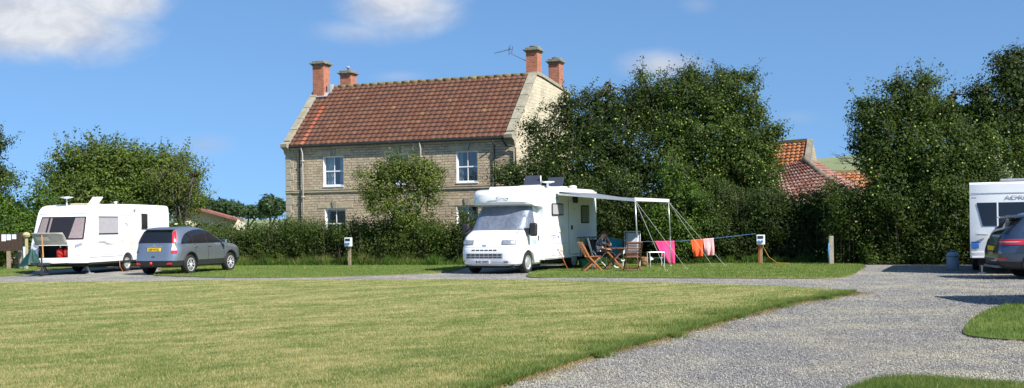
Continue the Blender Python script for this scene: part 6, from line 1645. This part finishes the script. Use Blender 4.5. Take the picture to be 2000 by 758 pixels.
def clothmat(n, c): return pm(n, c, .95, var=.08, vs=5, bump=.4, bs=40)
cloth('towel', 'turquoise towel hanging behind the seated person', 'towel', 1182, 1214, 501, clothmat('turquoise_terry', (.015, .20, .34)), skew=.25)
cloth('towel', 'big bright pink towel hanging behind the metal stool', 'towel', 1277, 1316, 517, clothmat('pink_terry', (.80, .055, .21)), skew=.42, round_=.12)
cloth('towel', 'small orange-red towel, left of the pale pink one', 'towel', 1348, 1371, 502, clothmat('orange_terry', (.85, .11, .025)), skew=.10)
cloth('towel', 'small pale pink towel at the right of the orange-red towel', 'towel', 1372, 1393, 500, clothmat('pale_pink_terry', (.74, .40, .41)), skew=.08)
# hook-up posts
def hookup(label, px, pyb, pyt, Y, extra=None):
    b = P(px, pyb, Y); t = thing('hook_up_post', label, 'power post', (b[0], b[1], 0), R(-12), 'electric hook-up posts')
    zt = P(px, pyt, Y)[2]
    mb = MB(); mb.bx(-.06, .06, -.05, .05, -.05, zt-.02); mb.build('post', m_postw, t, bevel=.01)
    mb = MB(); mb.bx(-.15, .15, -.17, -.052, zt-.36, zt); bx_ = mb.build('socket_box', m_wpaint2, t, bevel=.012)
    mb = MB(); mb.bx(-.11, .09, -.182, -.1705, zt-.14, zt-.04); mb.build('switch_cover', m_plast, bx_)
    for s in (-.07, .04):
        mb = MB(); mb.lathe([(.042, -.24), (.045, -.172)], (s, 0, zt-.24), 14, 'y'); mb.build('blue_socket', pm('socket_blue', (.03, .18, .50), .4), bx_)
    return t, zt
Yh1 = 45.6; hookup('white hook-up box with blue sockets on a wooden post before the left hedge', 683, 522, 464, Yh1)
t2, zt = hookup('white hook-up box with orange cables on a wooden post right of the washing', 1486.5, 520, 458.5, 41.2)
m_oc = pm('orange_cable', (.45, .12, .03), .5); m_yc = pm('yellow_cable', (.50, .27, .03), .5)
mb = MB(); mb.tube([(-.07, -.20, zt-.34), (-.09, -.12, .5), (-.08, -.14, .04)], .010, 6); mb.tube([(-.02, -.20, zt-.34), (-.03, -.12, .5), (-.02, -.14, .04)], .009, 6)
o_ = mb.build('orange_cable', m_oc, t2)
mb = MB(); mb.tube([(.04, -.24, zt-.30), (.10, -.3, .62), (.28, -.38, .28), (.55, -.5, .08), (1.0, -.6, .05)], .009, 6); mb.build('yellow_cable', m_yc, t2)
# wooden post with blue rope
b = P(1623.5, 518, 39.9); t = thing('wooden_post', 'plain weathered wooden post with a blue hose on its left side', 'post', (b[0], b[1], 0), 0)
zt = P(1623.5, 461, 39.9)[2]
mb = MB(); mb.bx(-.08, .08, -.06, .06, -.1, zt); mb.build('post', pm('grey_post', (.30, .27, .21), .9, var=.25, vs=14, bump=.4), t, bevel=.012)
mb = MB(); mb.tube([(-.09, -.07, zt-.25), (-.12, -.10, zt-.5), (-.10, -.09, .1)], .026, 7); mb.build('hose', pm('blue_hose', (.06, .22, .50), .5), t, smooth=True)
# waste water container
b = P(1861, 530, 34.6); t = thing('waste_container', 'grey plastic waste bin on the gravel at the left of the right caravan', 'bin', (b[0], b[1], 0), 0)
m_wb = pm('grey_blue_plastic', (.20, .26, .32), .5)
mb = MB(); mb.lathe([(.01, 0), (.17, 0), (.185, .03), (.185, .40), (.17, .42), (.01, .42)], (0, 0, 0), 24); mb.build('bin_body', m_wb, t, smooth=True)
mb = MB(); mb.lathe([(.20, .42), (.205, .46), (.16, .53), (.10, .56), (.01, .57)], (0, 0, 0), 24); mb.tube([(-.08, 0, .56), (-.05, 0, .61), (.05, 0, .61), (.08, 0, .56)], .012, 6); mb.build('lid', m_wb, t, smooth=True)
# caravan cable and motorhome cable
a = frame_pt(cl, crot, cx_(232), 1.13); mb = MB(); mb.tube([(a[0], a[1], .45), (a[0]+.05, a[1]-.1, .2), (a[0]+.25, a[1]-.35, .02), (a[0]+1.2, a[1]-.3, .02)], .012, 6)
o_ = mb.build('mains_cable', m_oc, None); tag(o_, 'orange mains cable running down from the left caravan', 'cable')
a = frame_pt(ml, mrot, mx_(1092), 1.13); mb = MB(); mb.tube([(a[0], a[1], .66), (a[0]+.12, a[1]-.12, .45), (a[0]+.22, a[1]-.1, .2), (a[0]+.3, a[1]-.0, .05)], .014, 6)
o_ = mb.build('mains_cable', m_oc, None); tag(o_, 'orange mains cable hanging from the motorhome side by the rear wheel', 'cable')
# notice board
b = P(22, 520, 47.5); t = thing('notice_board', 'dark brown wooden notice board with three white papers at the left edge', 'notice board', (b[0], b[1], 0), R(6))
k = 47.5/FP
m_nb = pm('dark_brown_boards', (.042, .024, .016), .8, var=.35, vs=18, bump=.4, bs=30)
zt = P(22, 456, 47.5)[2]; zb = P(22, 490, 47.5)[2]
mb = MB()
for j in range(6): x0 = -22*k+44*k*j/6; mb.bx(x0+.003, x0+44*k/6-.003, -.03, .03, zb, zt)
mb.build('board', m_nb, t)
for j, (x, y0, y1) in enumerate(((9, 458, 471), (18.5, 458, 469), (28.5, 458, 467))):
    mb = MB(); mb.bx((x-22-4)*k, (x-22+4)*k, -.036, -.0325, P(x, y1, 47.5)[2], P(x, y0, 47.5)[2]); mb.build('paper', pm('paper_white', (.66, .72, .80), .8), t)
for x in (17.5, 39):
    mb = MB(); mb.bx((x-22-3.6)*k, (x-22+3.6)*k, -.06, .05, -.1, zb-.004); mb.build('leg', m_postw, t, bevel=.01)
# log pile between its legs
b2 = P(29, 515, 47.9); t = thing('log_stack', 'small stack of split logs under the notice board', 'logs', (b2[0], b2[1], 0), 0)
for j in range(9):
    mb = MB(); zz = .10+.13*(j//2)+random.uniform(-.02, .02); xx = (-.09 if j % 2 else .09)+random.uniform(-.03, .03); mb.lathe([(.01, -.2), (.065, -.2), (.07, .2), (.01, .2)], (xx, 0, zz), 9, 'y'); mb.build('log', pm('split_log', (.30, .22, .13), .9, var=.4, vs=9), t)
b = P(52.5, 520, 46.8); t = thing('wooden_post', 'tall pale wooden post between the notice board and the left caravan', 'post', (b[0], b[1], 0), 0)
mb = MB(); mb.bx(-.05, .05, -.05, .05, -.1, P(52, 462, 46.8)[2]); mb.build('post', pm('pale_post', (.42, .34, .21), .9, var=.2, vs=14), t, bevel=.01)
mb = MB(); mb.lathe([(.02, -.1), (.13, -.08), (.16, .0), (.12, .08), (.02, .12)], (0, 0, P(52, 459, 46.8)[2]), 9); mb.build('straw_cap', pm('straw', (.42, .34, .2), .9, var=.4, vs=12), t)
b = P(47.5, 520, 46.6); mb = MB(); mb.tube([(0, 0, -.05), (0, 0, P(47, 482, 46.6)[2])], .045, 10); o_ = mb.build('standpipe', pm('pale_blue_pipe', (.35, .52, .68), .4), None, smooth=True); o_.location = (b[0], b[1], 0); tag(o_, 'pale blue water standpipe left of the pale wooden post', 'pipe')
b = P(899, 520, 44.4)
